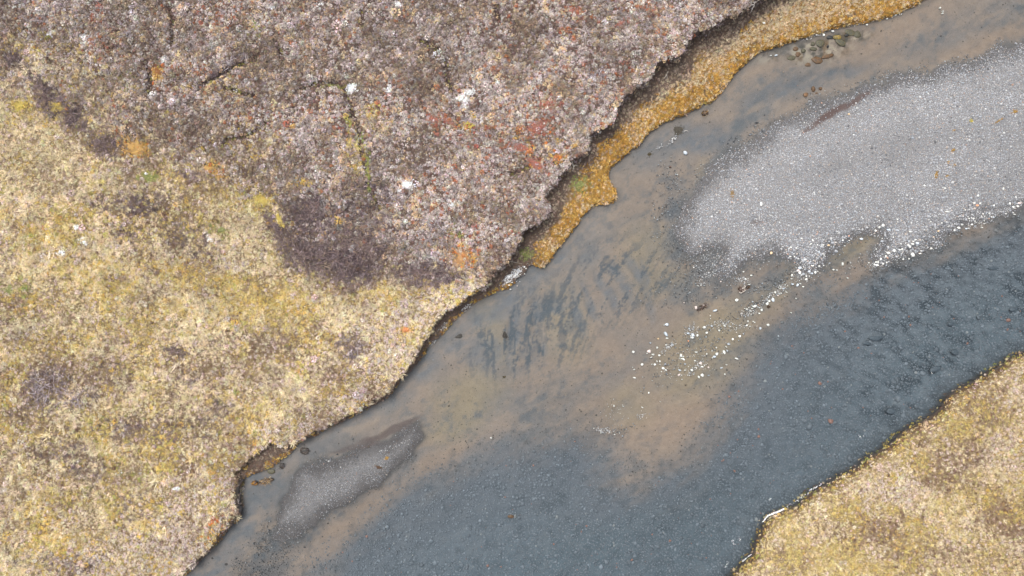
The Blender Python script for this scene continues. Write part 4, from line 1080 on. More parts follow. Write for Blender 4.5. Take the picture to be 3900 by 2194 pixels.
# moss tufts on the gravel bars and weeds in the shallows
MT = [(176, 138, 70), (156, 118, 58), (196, 164, 100), (130, 98, 54)]
for lab, (x, y, rx, ry, a), cl in [
    ('tall ochre moss tuft in the middle right of the large gravel bar', (3561, 668, 9, 20, -8), MT),
    ('small ochre moss tuft right of the tall one', (3602, 671, 10, 5, 20), MT),
    ('ochre moss tuft above the tall one', (3627, 573, 11, 8, 30), MT),
    ('tiny ochre tuft under the upper one', (3632, 630, 7, 5, 0), MT),
    ('tiny ochre tuft left of the tiny one', (3606, 618, 5, 5, 0), MT),
    ('yellow green moss tuft on the upper gravel bar', (3696, 462, 10, 10, 0), [(170, 158, 70), (196, 180, 96)]),
    ('largest ochre tuft by the right edge of the gravel bar', (3860, 428, 18, 9, 30), MT),
    ('thin ochre moss streak leading to the largest tuft', (3800, 462, 30, 4, 28), MT),
    ('ochre tuft on the left part of the large gravel bar', (2789, 738, 11, 20, 5), [(150, 122, 82), (120, 96, 64), (178, 150, 108)]),
    ('brown tuft at the right end of the small gravel bar', (1472, 1747, 11, 9, 10), MT),
    ('dark brown tuft below it on the small gravel bar', (1441, 1783, 16, 8, -15), [(108, 84, 66), (84, 66, 56)]),
    ('yellow tuft at the right edge of the large bar', (3630, 498, 8, 4, 20), MT)]:
    plant('moss_tuft', lab, 'moss', (x, y, rx, ry, a), 'leaf', cl, 620, .05, 'moss tufts on the gravel bars', unit='p', z_at=.15, size=.8)
WD = [(88, 76, 50), (112, 92, 48), (70, 62, 46)]
for lab, (x, y, rx, ry, a), cl in [
    ('small olive water weed close to the mossy point', (2476, 585, 12, 8, 0), WD),
    ('dark weed tuft between the sand streaks', (1923, 1278, 14, 20, 20), [(84, 78, 70), (70, 62, 54)]),
    ('sparse dark weed near the left bank shallows', (1748, 1282, 20, 12, 20), [(92, 84, 76), (78, 72, 66)]),
    ('small yellow brown weed in mid channel', (1920, 1437, 10, 6, 0), WD),
    ('brown weed beside the pebble ridge', (2929, 1169, 10, 8, 0), [(96, 72, 50), (74, 58, 44)]),
    ('ochre water weed by the left bank under the slope', (1620, 1335, 8, 18, -30), WD),
    ('brown weed mat with white pebbles in the upper channel', (2585, 495, 26, 24, 40), [(96, 86, 74), (80, 72, 64), (116, 104, 86)])]:
    plant('water_weed', lab, 'water weed', (x, y, rx, ry, a), 'leaf', cl, 500, .04, 'water weeds on the silt', unit='p', z_at=0.0, size=.8)

# ------------------------------------------------------------------ rocks, sods, wood
STONE_COL = {'white': (204, 204, 198), 'grey': (150, 155, 160), 'bluish': (180, 188, 196), 'pink': (192, 178, 172), 'tan': (206, 178, 142), 'orange': (214, 150, 112)}
SM = {k: stone_mat(k + '_stone', v, .12 if k == 'white' else .2) for k, v in STONE_COL.items()}
SHAPES = []
for i in range(9):
    V, F = rock(500 + i, ICO2, 9, .7)
    SHAPES.append((V, F))
SMESH = {}
def stone_mesh(shape, colname):
    if (shape, colname) not in SMESH:
        V, F = SHAPES[shape]
        SMESH[shape, colname] = mesh_np('stone', V, F, SM[colname], smooth=False)
    return SMESH[shape, colname]

CROPS = {
 'A': (2380, 1180, 4.954, [(795,280,35,28,0,'b'),(748,292,12),(780,458,26,48,30,'b'),(803,540,25,18),(635,548,20,20,0,'t'),(485,628,20,22,0,'g'),(617,718,22,20),(460,787,38,34,20,'p'),(424,822,12),(537,847,30,22),(503,900,20,10,30),(786,665,18),(832,705,20,14),(900,665,24,28,0,'g'),(657,862,22,17),(167,798,24,20),(665,975,15,28),(612,975,12,18,20),(572,1037,24,28),(517,1030,12),(330,1035,26,26),(155,1087,12),(182,1131,18,13),(183,1287,28,20),(728,1107,27,33),(780,1140,16,30,40),(698,1170,12),(745,1160,10),(1222,355,22,20,0,'g'),(1200,447,28,28,0,'b'),(1290,478,26,38,15,'b'),(1285,530,30,20,-20),(1377,487,23,26),(1505,333,28,26),(1645,308,28,24,0,'g'),(1553,433,22,20),(1540,515,16,16,0,'g'),(1888,303,20,24),(1867,265,14),(1787,392,25,20),(1820,352,18,8),(2175,500,24,20),(2045,557,20,28),(1965,650,30,24,0,'g'),(1920,702,22,12,-30),(1940,775,15,22,0,'g'),(1885,805,24,38,35),(1743,837,26,28),(1733,718,16),(1655,778,18,15),(1700,888,30,21,0,'b'),(1662,910,14),(1554,836,14,18),(1350,802,26,18),(1330,964,17),(1065,865,24,38,0),(1110,883,16,13),(1112,935,32,20,-30),(1070,928,15),(1032,915,12),(1185,757,20,8,-30),(1143,1028,22,18,0,'g'),(1435,1008,28,28,0,'p'),(1465,1078,30,20,-15),(1513,1055,8,18),(1352,1095,22,12,-20),(1585,1090,22,16,-15,'p'),(1272,1143,28,25,0),(1047,1145,29,20,-30,'b'),(1145,1145,20,12,20),(1027,1232,30,24,20,'p'),(1075,1237,14),(1465,1237,32,32),(1402,1273,16,34,30),(1590,1240,24,13,20,'g'),(1222,1243,12),(1085,1318,14),(978,1333,8),(523,1342,12),(2118,925,38,18,-15),(1926,1042,17,13),(1830,1100,28,16,20,'g'),(1895,1220,17),(2307,302,20),(2370,312,20,10),(2330,218,15,20),(2430,222,13),(2457,240,16,12,30),(2565,352,20,25,0,'b'),(1620,113,12,12),(1617,165,10),(1510,205,12,8),(1302,230,10),(2545,72,20),(2003,318,14,10),(2115,345,12),(1205,590,14,18,0,'o')]),
 'B': (2600, 1020, 4.954, [(1033,612,34,38,0),(618,808,40,26,20,'b'),(258,752,25,32,0,'p'),(398,712,28,27,0,'p'),(1370,725,44,24),(1500,795,20,28,25),(1453,862,20,19),(1603,680,25,28),(1640,630,22,24),(1712,605,29,38,0,'b'),(1630,555,18,20,0,'g'),(1757,463,20,28,20),(1858,388,18,14),(1915,395,16,18,0,'b'),(1850,355,12,16),(1805,525,15,15,0,'p'),(1840,493,16,10),(1870,480,10,14),(1967,460,25,11,-30),(1935,540,13),(1945,325,14,16),(1990,340,12),(2085,310,22,17,-20,'b'),(2180,325,20,30,-25,'b'),(2228,300,22,15,-20),(2283,360,20,17),(2343,218,24,26),(2068,208,22,12),(2072,140,17,24),(2213,92,20,28),(2185,50,26,24,0,'p'),(2390,68,20,22,0,'b'),(2510,85,18,22),(2210,8,28,12),(2278,120,22,18,0,'g'),(2250,135,14),(2340,160,14,18),(2450,105,20,14,0,'b'),(1305,143,22,16),(1355,157,10),(1197,213,20,18),(1262,317,22,14),(1225,785,16,27,35),(1325,772,18,16),(1260,755,14),(1300,830,14),(1130,868,16,12,0,'p'),(1300,893,14),(1350,855,12),(1183,773,12),(1460,755,14),(1280,810,16),(2150,580,12,16,30),(2058,850,17,16,0),(1620,1080,32,25),(1470,1148,16,24,20,'b'),(725,260,12,18,0,'p'),(300,342,14,12),(1470,25,14,9),(1155,75,15,12),(35,660,16,16,0,'p'),(1840,1293,16,22,0,'g')]),
 'C': (3000, 800, 4.954, [(1400,545,28,27,0,'b'),(2360,840,28,50,28),(2005,765,22,30,15),(1897,810,30,24),(1850,875,18,24),(1757,922,18,26),(1050,1015,19,32,10),(877,1127,18,22),(943,1134,13),(1183,1097,13),(1145,1283,12,18),(1780,590,28,24,0,'g'),(1795,290,24,24),(1728,328,24,18,20),(1658,390,18,20),(2435,628,25,26,0,'b'),(2345,643,28,22),(2295,692,24,24),(2265,665,20,20),(2125,640,17),(2400,562,20),(2110,745,20,14),(2155,738,18,22),(2500,820,26,12),(2300,922,12,18),(2190,928,16,20),(1650,1030,18,16),(1700,1040,30,14),(1710,985,16),(1675,982,14),(1800,1020,16,14),(1867,990,14),(1540,997,14,10),(1675,737,14),(1650,703,10),(1655,660,9),(1830,648,12,9,30),(1790,535,12),(800,1003,20,16,0,'g'),(598,1058,18,17),(683,1047,12),(463,1053,24,12,-20),(230,1090,28,22,0,'b'),(205,1140,26,20,0,'p'),(235,1185,20,28),(410,1160,22,20,0,'g'),(530,1178,18,22),(570,1157,18,8,-20),(92,1232,17,22),(88,1297,20,12),(362,1305,22,25),(325,935,14,18),(57,703,18),(155,717,15),(45,878,20,16),(127,880,13),(770,665,24,17,0,'t'),(665,658,15),(638,682,13),(462,572,14,28,15),(430,640,22,12,30),(928,778,16,24,-10,'b'),(1085,675,18,10),(1040,570,18),(1165,575,14),(2290,410,18,20),(2060,177,14),(250,535,22,10),(728,440,24,20,0,'g'),(1155,490,14,12,0,'o'),(588,795,14,28,0,'b'),(685,850,12,14),(2063,385,28,20,0,'g'),(1900,375,35,18,-10,'b')]),
 'D': (3400, 700, 5.152, [(760,1270,24,20,-30),(980,98,22,16,0),(1040,550,32,20,0),(1640,240,18,20),(1645,427,25,20,0,'o'),(1590,382,22,14),(2135,105,18,28),(1510,285,22,22,0,'g'),(1300,865,30,22,-15),(1218,910,17,22),(1560,798,22,18),(1458,882,26,14,-10,'b'),(1505,872,14,11),(1635,830,26,13,20,'g'),(1768,858,26,11,10),(1755,828,14,10),(1975,655,24,18,0,'g'),(1935,650,10,15),(1803,640,10,14),(1770,592,18,12),(1890,577,15,13),(1805,720,8,18,20),(1808,783,13),(1710,770,20,8),(2365,565,22,13),(2400,598,26,9,-10),(2220,590,16,12,-20),(2365,455,18,30,25),(2480,382,32,20,0,'p'),(2455,440,24,14),(2290,390,20,24),(1975,425,20,14,20),(1700,385,17,14),(1415,515,14),(1345,795,14,16),(1380,800,13),(1585,680,20,13,15),(1620,733,16,14,20),(1660,692,12),(1500,683,14),(1105,830,20,9,10),(895,925,20,16,30,'t'),(800,1045,16,12,0,'t'),(435,1100,20,18),(380,1185,30,20,0),(300,1213,18,18),(330,1235,18,20),(395,1133,16),(148,1180,17,15),(320,945,20,18),(83,697,14),(550,215,12),(563,50,18,16),(735,745,13),(955,770,14),(565,1320,16,12),(130,1345,12),(185,1280,16,18)]),
 'E': (1860, 960, 9.908, [(840,1407,44,28,-10),(775,1250,38,26),(663,1322,22,20),(725,1142,40,24),(898,1147,28,20,15),(1525,500,34,18,-15),(1640,398,20,14,-30),(1680,468,18,14),(1418,625,26,24),(1370,820,24,34,20),(1200,850,30,24),(1308,870,20,16),(1250,900,18,18),(1115,1065,24,22,0,'g'),(1190,1118,20,20),(1060,1108,20,14),(1090,1275,28,9,-35),(425,1252,22,12,-30),(935,650,22,10,-30),(685,825,18,18,0,'t'),(900,820,25,18),(1115,680,45,36,0,'g'),(1180,740,30,28,0,'g'),(1105,770,20),(965,785,40,26,-20,'g'),(1018,1020,16),(765,1072,18),(500,1053,22,12),(1290,760,20),(1255,805,22),(700,980,28,16,10),(1035,830,28,20)]),
 'F': (2200, 1440, 6.44, [(1755,370,24,24),(1843,70,16,11,-10),(2430,60,11),(2315,137,14),(2040,588,22,11,-25),(1122,702,26,14,-10),(897,688,16,26),(1595,727,30,17,-30),(1567,805,13),(1547,905,14),(1758,878,16,12),(1688,977,12),(970,1055,13,9),(410,1240,20,15),(578,1353,18,18),(912,1392,20,14,-25),(1033,1357,16,13),(700,1245,18,14)]),
 'G': (0, 0, 1.0, [(2612,581,7,9,20,'b'),(2905,92,5,5),(3417,53,5,3,20),(3385,66,4),(3308,90,3.5),(3589,25,4),(3599,38,4),(3598,46,3.5),(2892,779,4,8,5),(2938,964,5,5,0,'t'),(3231,436,4,4,0,'t'),(1870,1669,4),(3178,115,5,4),(3143,129,4,5,-30),(2958,209,6,4,30,'b'),(2938,210,3.5),(1918,955,0.5)]),
}
CN = {'b': 'bluish', 'g': 'grey', 'p': 'pink', 't': 'tan', 'o': 'orange'}
raw = []
for key, (x0, y0, s, lst) in CROPS.items():
    for e in lst:
        cx, cy, a = e[0], e[1], e[2]
        b = e[3] if len(e) > 3 else a * .9
        ang = e[4] if len(e) > 4 else 0
        cn = CN.get(e[5], 'white') if len(e) > 5 else 'white'
        if a / s < 1: continue
        raw.append((x0 + cx / s, y0 + cy / s, a / s, b / s, ang, cn))
raw.sort(key=lambda e: -e[2] * e[3])
keep = []
for e in raw:
    if all((e[0] - k[0]) ** 2 + (e[1] - k[1]) ** 2 > (0.6 * (max(e[2], e[3]) + max(k[2], k[3]))) ** 2 for k in keep):
        keep.append(e)
stones = keep[:300]; rest = keep[300:]

PLACES = [   # (x, y, phrase, group)
 (2560, 1240, 'on the silt left of the scattered stones', 'stones at the upper left of the shallows'),
 (2530, 1340, 'in the left string of scattered stones', 'stones in the left string of the shallows'),
 (2635, 1280, 'by the dark pebble knot in the shallows', 'stones by the dark pebble knot'),
 (2610, 1380, 'in the lower middle of the shallows', 'stones in the lower middle of the shallows'),
 (2670, 1410, 'at the lowest end of the scattered stones', 'stones at the lowest end of the shallows'),
 (2740, 1340, 'along the right rim of the shallows', 'stones along the right rim of the shallows'),
 (2750, 1250, 'in the upper middle of the shallows', 'stones in the upper middle of the shallows'),
 (2840, 1240, 'below the pebble ridge', 'stones below the pebble ridge'),
 (2930, 1130, 'in the pebble ridge', 'stones in the pebble ridge'),
 (2860, 1190, 'at the lower end of the pebble ridge', 'stones at the lower end of the pebble ridge'),
 (2700, 1170, 'near the brown turf clod', 'stones near the brown turf clod'),
 (2850, 1080, 'near the root clod', 'stones near the root clod'),
 (3050, 1060, 'in the cobbles off the lower tip of the large bar', 'stones off the lower tip of the large bar'),
 (3060, 960, 'on the lower tip of the large gravel bar', 'stones on the lower tip of the large bar'),
 (3150, 930, 'on the gravel edge left of the brown inlet', 'stones left of the brown inlet'),
 (3220, 1020, 'in the brown inlet water', 'stones in the brown inlet'),
 (3290, 890, 'on the gravel edge above the brown inlet', 'stones above the brown inlet'),
 (3350, 1000, 'at the lower corner of the cobble spit', 'stones at the lower corner of the cobble spit'),
 (3400, 960, 'in the middle of the cobble spit', 'stones in the middle of the cobble spit'),
 (3470, 930, 'on the upper cobble spit', 'stones on the upper cobble spit'),
 (3500, 870, 'on the gravel above the cobble spit', 'stones on the gravel above the cobble spit'),
 (3600, 800, 'on the open gravel of the large bar', 'stones on the open gravel of the large bar'),
 (3660, 860, 'on the lower gravel edge of the large bar', 'stones on the lower edge of the large bar'),
 (3730, 850, 'standing in water off the gravel edge', 'stones standing in water off the large bar'),
 (3780, 800, 'on the bar shore near the right edge', 'stones on the bar shore at the right'),
 (3860, 780, 'at the rightmost end of the bar shore', 'stones at the rightmost bar shore'),
 (1930, 1060, 'in the white pebble heap under the bank', 'stones in the white pebble heap'),
 (1950, 1090, 'just below the white pebble heap', 'stones below the white pebble heap'),
 (2010, 1010, 'between pebble heap and mossy slope', 'stones between pebble heap and mossy slope'),
 (2460, 1520, 'alone on silt below the shallows', 'stones on the silt below the shallows'),
 (2300, 1645, 'in the lowest small pebble group', 'stones in the lowest small pebble group'),
 (2440, 1580, 'between the two lower pebble groups', 'stones between the lower pebble groups'),
 (2370, 1560, 'on the silt left of the lower pebbles', 'stones left of the lower pebbles'),
 (2612, 581, 'in the dark upper channel', 'stones in the upper channel'),
 (2905, 92, 'on the straw slope of the upper bank', 'stones on the straw slope'),
 (3400, 60, 'at the foot of the upper mossy bank', 'stones at the foot of the upper bank'),
 (3595, 36, 'in the silt at the top edge', 'stones in the silt at the top'),
 (2892, 779, 'on the left part of the large gravel bar', 'stones on the left part of the large bar'),
 (3231, 436, 'beside the dark mud strip', 'stones beside the mud strip'),
 (1870, 1669, 'alone at the start of deep water', 'stones at the start of deep water'),
 (2950, 205, 'at the foot of the mossy bank by algae rocks', 'stones by the algae rocks')]
cl = {}
for e in stones:
    k = min(range(len(PLACES)), key=lambda i: (PLACES[i][0] - e[0]) ** 2 + (PLACES[i][1] - e[1]) ** 2)
    cl.setdefault(k, []).append(e)
def shape_word(e):
    r_ = max(e[2], e[3]) / min(e[2], e[3])
    return 'long narrow' if r_ > 1.9 else 'oval' if r_ > 1.35 else 'round' if r_ < 1.08 else 'blocky'
COLW = {'white': 'white', 'grey': 'grey', 'bluish': 'blue-grey', 'pink': 'pinkish', 'tan': 'tan', 'orange': 'orange'}
def side(e, f):
    dx, dy = e[0] - f[0], e[1] - f[1]
    if abs(dx) > abs(dy): return 'just right of' if dx > 0 else 'just left of'
    return 'just below' if dy > 0 else 'just above'
placed = []
srng = np.random.default_rng(77)
for k, lst in cl.items():
    lst.sort(key=lambda e: -e[2] * e[3])
    used = {}
    big = lst[0]
    ext = {}
    if len(lst) > 4:
        o_ = lst[1:]
        ext[id(min(o_, key=lambda e: e[1]))] = 'uppermost'
        ext.setdefault(id(max(o_, key=lambda e: e[1])), 'lowest')
        ext.setdefault(id(min(o_, key=lambda e: e[0])), 'farthest upstream')
        ext.setdefault(id(max(o_, key=lambda e: e[0])), 'outermost')
        ext = {a: b for a, b in ext.items() if b in ('uppermost', 'lowest')}
    labs = []
    for j, e in enumerate(lst):
        ph = PLACES[k][2]
        c = COLW[e[5]]; sh = shape_word(e)
        szw = 'large' if e[2] * e[3] > 28 else 'small' if e[2] * e[3] < 12 else 'middling'
        if j == 0 and len(lst) > 1: l = f'largest {c} {sh} stone {ph}'
        elif j == 0: l = f'{c} {sh} stone {ph}'
        elif id(e) in ext: l = f'{ext[id(e)]} {c} {sh} stone {ph}'
        elif (e[0] - big[0]) ** 2 + (e[1] - big[1]) ** 2 < 15 ** 2: l = f'{c} stone {side(e, big)} the largest {ph}'
        else: l = f'{szw} {c} {sh} stone {ph}'
        labs.append(l)
    NUM = ['first', 'second', 'third', 'fourth', 'fifth', 'sixth', 'seventh', 'eighth', 'ninth', 'tenth', 'eleventh', 'twelfth']
    CNT = ['', 'one', 'two', 'three', 'four', 'five', 'six', 'seven', 'eight', 'nine', 'ten', 'eleven', 'twelve']
    for L_ in sorted(set(labs)):
        ids = [j for j in range(len(lst)) if labs[j] == L_]
        if len(ids) > 1:
            ids.sort(key=lambda j: lst[j][1])
            for q_, j in enumerate(ids):
                labs[j] = ((f'{NUM[q_]} ' if q_ else '') + f'uppermost of {CNT[len(ids)]} {L_}').replace(' stone ', ' stones ')
    for j, e in enumerate(lst):
        l = labs[j]
        for w_ in (' middling', ' the', ' the', ' the'):
            if len(l.split()) > 16: l = l.replace(w_, '', 1)
        if len(l.split()) > 16: l = l.replace(' from top of the ', ' topmost of ')
        placed.append((e, l, PLACES[k][3]))
def put_stone(e, lab, grp):
    x, y, a, b, ang, cn = e
    z = 0.03 if y > 200 else .1
    onb = lab and 'straw slope' in lab
    X0, Y0 = at(x, y, .35 if onb else z)
    g = gz(X0, Y0)
    a_, b_ = a / 100 * 1.12, b / 100 * 1.12
    h = max(.85 * min(a_, b_), 0)
    top = max(g + 1.35 * h, 0.022 + .3 * h if g > -.12 else g + 1.3 * h)
    hz = max((top - g) / 1.5, h)
    o = bpy.data.objects.new('stone', stone_mesh(int(srng.integers(0, 9)), cn)); C.objects.link(o)
    mx, my = (a_, b_)
    o.scale = (mx * 1.05, my * 1.25, hz / .7 * .85)
    o.rotation_euler = (0, 0, math.radians(ang + srng.uniform(-8, 8)))
    o.location = (X0, Y0, g + hz * .45)
    tag(o, lab, 'stone', grp)
for e, lab, grp in placed: put_stone(e, lab, grp)

# small white pebbles round the stones: one loose cover
def shallow_pebbles():
    r = np.random.default_rng(51)
    X_, Y_, S_ = [], [], []
    for (x, y, rx, ry, ang, n) in [(1955, 1047, 46, 16, 37, 620), (1776, 1172, 26, 9, 28, 120), (1690, 1245, 22, 8, 55, 60), (2632, 1262, 26, 30, 0, 150), (2545, 1322, 34, 12, 40, 120), (2700, 1245, 14, 14, 0, 30), (2740, 1235, 22, 22, 0, 60),
                                   (2665, 1395, 30, 16, 20, 70), (2625, 1425, 18, 8, 0, 40), (2850, 1190, 32, 16, 20, 110), (2925, 1135, 58, 12, 42, 120), (2975, 1100, 26, 14, 40, 90), (2830, 1068, 26, 16, 0, 130), (2690, 1050, 28, 14, 20, 90), (2670, 1083, 14, 8, 20, 40),
                                   (3060, 1045, 50, 26, 20, 130), (3080, 1000, 60, 20, 20, 160), (3340, 1005, 26, 16, 30, 90), (3400, 970, 50, 26, 20, 200), (3470, 945, 50, 26, 20, 150), (3720, 850, 50, 16, 20, 90), (3800, 810, 90, 12, 18, 160), (2820, 1250, 60, 18, 10, 80), (2770, 1230, 24, 14, 0, 50),
                                   (2300, 1640, 42, 9, -5, 110), (2440, 1585, 20, 10, 0, 40), (2340, 1570, 60, 40, 20, 40), (2620, 1380, 120, 60, 20, 170), (3110, 135, 80, 8, 18, 60), (3330, 78, 130, 5, 12, 70), (2560, 535, 26, 8, 45, 70), (2510, 560, 16, 6, 30, 30), (2700, 1000, 60, 40, 20, 150), (1650, 1305, 16, 5, 50, 30), (3240, 1010, 60, 30, 30, 30), (1500, 1700, 60, 10, 20, 60)]:
        dx, dy, d = inside_ellipse(n, rx / 100, ry / 100, ang, r, x * .01, .4)
        cx, cy = at(x, y, 0)
        X_.append(cx + dx); Y_.append(cy + dy); S_.append(.0125 * np.exp(r.normal(0, .3, n)))
    for e in rest:
        cx, cy = at(e[0], e[1], 0); X_.append([cx]); Y_.append([cy]); S_.append([e[2] / 100])
    x = np.concatenate(X_); y = np.concatenate(Y_); s_ = np.concatenate(S_); n = len(x)
    g = sample(Z, x, y)
    z = np.where(g < 0, np.maximum(g, -.1) * .0 + np.where(r.uniform(0, 1, n) < .8, .002, -.03), g + .005)
    z = np.where((g < 0), np.maximum(g + s_ * .2, -s_ * .15), g + s_ * .2)
    pal = np.array([lin(c) for c in [(216, 216, 212), (190, 192, 194), (166, 170, 174), (200, 188, 178), (124, 126, 130)]]) * .85
    t_ = pal[r.choice(5, n, p=[.26, .22, .22, .08, .22])] * r.uniform(.8, 1.15, n)[:, None]
    t_[:620] = np.minimum(t_[:620] * 1.3 + .08, .82)
    scatter('shallow_pebbles', 'small white and grey pebbles scattered over the shallows', x, y, z, np.clip(t_, .01, .86), s_, r.integers(0, 8, n), PEBBLES, .3, seed=9)
shallow_pebbles()

# algae covered rocks in the upper channel and other submerged rocks
def algae_mat(name, top, low):
    m, nt, b = new_mat(name)
    tc = nt.nodes.new('ShaderNodeTexCoord'); no = nt.nodes.new('ShaderNodeTexNoise'); no.inputs['Scale'].default_value = 6; no.inputs['Detail'].default_value = 6
    nt.links.new(tc.outputs['Object'], no.inputs['Vector'])
    cr = nt.nodes.new('ShaderNodeValToRGB'); cr.color_ramp.elements[0].position = .38; cr.color_ramp.elements[1].position = .66
    cr.color_ramp.elements[0].color = (*lin(low) * .6, 1); cr.color_ramp.elements[1].color = (*lin(top) * .6, 1)
    nt.links.new(no.outputs['Fac'], cr.inputs['Fac']); nt.links.new(cr.outputs[0], b.inputs['Base Color'])
    b.inputs['Roughness'].default_value = .6
    return m
AM = {'olive': algae_mat('olive_algae', (124, 108, 66), (74, 76, 66)), 'ochre': algae_mat('ochre_algae', (190, 156, 60), (74, 70, 46)), 'rust': algae_mat('rust_algae', (146, 98, 48), (84, 70, 52)),
      'dark': algae_mat('dark_rock', (92, 104, 114), (70, 82, 92)), 'black': algae_mat('black_rock', (70, 68, 66), (40, 40, 42)), 'mossy': algae_mat('mossy_rock', (140, 112, 72), (78, 64, 48))}
def big_rock(name, lab, cat, x, y, rx, ry, ang, mat, grp, topz=-0.005, seed=0, hmul=1.0):
    X0, Y0 = at(x, y, 0)
    g = gz(X0, Y0)
    V, F = rock(800 + seed, ICO2, 5, .8, .05)
    me = mesh_np(name, V, F, AM[mat], smooth=True)
    o = link(name, me)
    hz = max((topz - g) * .65, .03) * hmul
    o.scale = (rx / 100 * 1.1, ry / 100 * 1.2, hz * 1.3)
    o.rotation_euler = (0, 0, math.radians(ang))
    o.location = (X0, Y0, topz - hz * .95)
    tag(o, lab, cat, grp)
ci = 0
for lab, cx, cy, rx, ry, a, m_, tz in [
    ('yellow-green algae rock, brightest of the upper group', 1880, 520, 90, 62, 0, 'ochre', .02), ('round olive rock in the middle of the algae group', 1450, 660, 80, 80, 0, 'olive', 0), ('small olive rock left of the round olive one', 1270, 680, 42, 46, 0, 'olive', 0),
    ('olive rock above the rusty brown ones', 1040, 850, 46, 52, 0, 'olive', 0), ('small rusty rock touching the olive one from below', 905, 935, 46, 46, 0, 'rust', 0), ('flat olive rock below the round olive one', 1290, 800, 70, 36, -10, 'olive', -.01),
    ('largest rusty brown rock at the foot of the group', 1390, 1080, 110, 100, -20, 'rust', -.01), ('rusty brown rock right of the largest rusty one', 1630, 985, 120, 52, 15, 'rust', -.005), ('dark olive rock below the brightest algae rock', 1960, 640, 105, 80, -30, 'olive', 0),
    ('dull olive rock next to the mossy bank', 2190, 400, 110, 70, -15, 'olive', -.01), ('dark olive rock at the right end of the group', 2370, 455, 74, 72, 0, 'olive', -.01), ('brown rock at the left of the algae group', 850, 800, 50, 50, 0, 'rust', -.01),
    ('dim brown rock at the lower left of the group', 750, 1020, 80, 50, 0, 'olive', -.02), ('black rock left of the brightest algae rock', 1690, 520, 60, 50, 0, 'black', .01), ('small black rock by the bank above the group', 2100, 470, 40, 26, 0, 'black', .01),
    ('tiny black rock in the pale silt of the group', 1640, 740, 24, 24, 0, 'black', .02), ('brown rock on the lowest edge of the group', 1160, 1190, 60, 40, 0, 'rust', -.02)]:
    big_rock('algae_rock', lab, 'rock', 2900 + cx / 6.44, 60 + cy / 6.44, rx / 5.0, ry / 5.0, a, m_, 'algae rocks below the mossy bank', tz - .012, ci); ci += 1
for lab, x, y, rx, ry, m_, tz in [
    ('largest brown rock of the four in the upper channel', 3070, 361, 9, 12, 'rust', .02), ('brown rock at the top of the four', 3100, 338, 7, 10, 'rust', .0), ('small brown rock right of the four', 3127, 336, 6, 7, 'rust', .0), ('smallest faint brown rock of the four', 3112, 354, 6, 5, 'rust', -.01)]:
    big_rock('brown_rock', lab, 'rock', x, y, rx, ry, 0, m_, 'brown rocks in the upper channel', tz, ci); ci += 1
for lab, x, y, rx, ry, a in [
    ('largest dark sunken rock in the deep water', 3350, 1290, 26, 14, 0), ('dark sunken rock left of the largest', 3315, 1310, 14, 12, 0), ('oval dark sunken rock near the right bank', 3580, 1410, 22, 13, 20), ('dark sunken rock close to the rightmost bend', 3655, 1345, 14, 12, 0),
    ('dark sunken rock in the riffle', 3640, 1235, 12, 9, 0), ('small dark sunken rock in the upper riffle', 3800, 1020, 20, 10, 0), ('dark sunken rock by the undercut bank', 3410, 1572, 16, 12, 0), ('sunken rock near the silt in mid river', 2705, 1710, 12, 11, 0),
    ('dark sunken rock under the far riffle', 3880, 1180, 14, 9, 0), ('dark sunken rock beside the brown inlet', 3370, 952, 9, 6, 0), ('reddish sunken stone in the lower deep water', 1945, 1976, 12, 8, 0)]:
    big_rock('sunken_rock', lab, 'rock', x, y, rx, ry, a, 'dark' if 'reddish' not in lab else 'rust', 'dark sunken rocks in the deep water', -.24, ci, .4); ci += 1
big_rock('sunken_rock', 'round olive sunken rock beside the small turf island', 'rock', 1030, 1798, 15, 13, 0, 'olive', None, -.02, 61)

# turf clods: a lump of soil with turf growing on it
M_soil = algae_mat('sod_soil', (104, 82, 68), (56, 44, 38))
def sod(lab, x, y, rx, ry, ang, h, cols, dens, kind='leaf', grp='turf clods broken from the bank'):
    X0, Y0 = at(x, y, .05)
    g = max(gz(X0, Y0), -.06)
    root = bpy.data.objects.new('turf_clod', None); C.objects.link(root); root.location = (X0, Y0, g)
    root.empty_display_size = .2
    tag(root, lab, 'turf clod', grp)
    V, F = rock(int(x), ICO2, 6, .8, .07)
    V = V * np.array([rx / 100, ry / 100 * 1.15, h])
    a = math.radians(ang); R = np.array([[math.cos(a), -math.sin(a), 0], [math.sin(a), math.cos(a), 0], [0, 0, 1]])
    link('soil', mesh_np('soil', V @ R.T, F, M_soil, smooth=True), root)
    r = np.random.default_rng(int(x * 3)); n = int(dens * rx * ry / 1e4 * 3.14) + 20
    dx, dy, d = inside_ellipse(n, rx / 100 * .95, ry / 100 * .95, ang, r, x * .1, .3)
    B = np.stack([dx, dy, h * .72 * np.sqrt(np.maximum(0, 1 - .75 * d * d)) + .01 * r.uniform(0, 1, n)], -1)
    if kind == 'leaf': V, F, sh = leaves(B, .016, .6, (.6, 1.3), .85); per = 4
    else:
        V, F, sh = twigs(B, quat_dir(n, .95), .09, .005, .6, (.5, 1.4)); per = 6
    pc = np.array([lin(c) for c in cols]) * KV
    link('turf', mesh_np('turf', V, F, M_plant, np.clip(np.repeat(pc[r.integers(0, len(cols), n)], per, 0) * sh, .004, .85)), root)
    return root
sod('ochre end of the turf island by the small scarp', 966, 1842, 14, 11, 0, .13, [(160, 112, 40), (184, 138, 60), (120, 84, 40)], 900)
sod('straw covered end of the turf island by the scarp', 1010, 1835, 32, 12, 12, .12, [(150, 116, 70), (204, 184, 150), (120, 88, 56), (178, 146, 90)], 700, 'blade')
sod('brown turf clod carrying two pinkish stones', 2677, 1170, 27, 11, 30, .08, [(96, 76, 66), (150, 134, 128), (70, 56, 50), (120, 98, 84)], 700, 'blade')
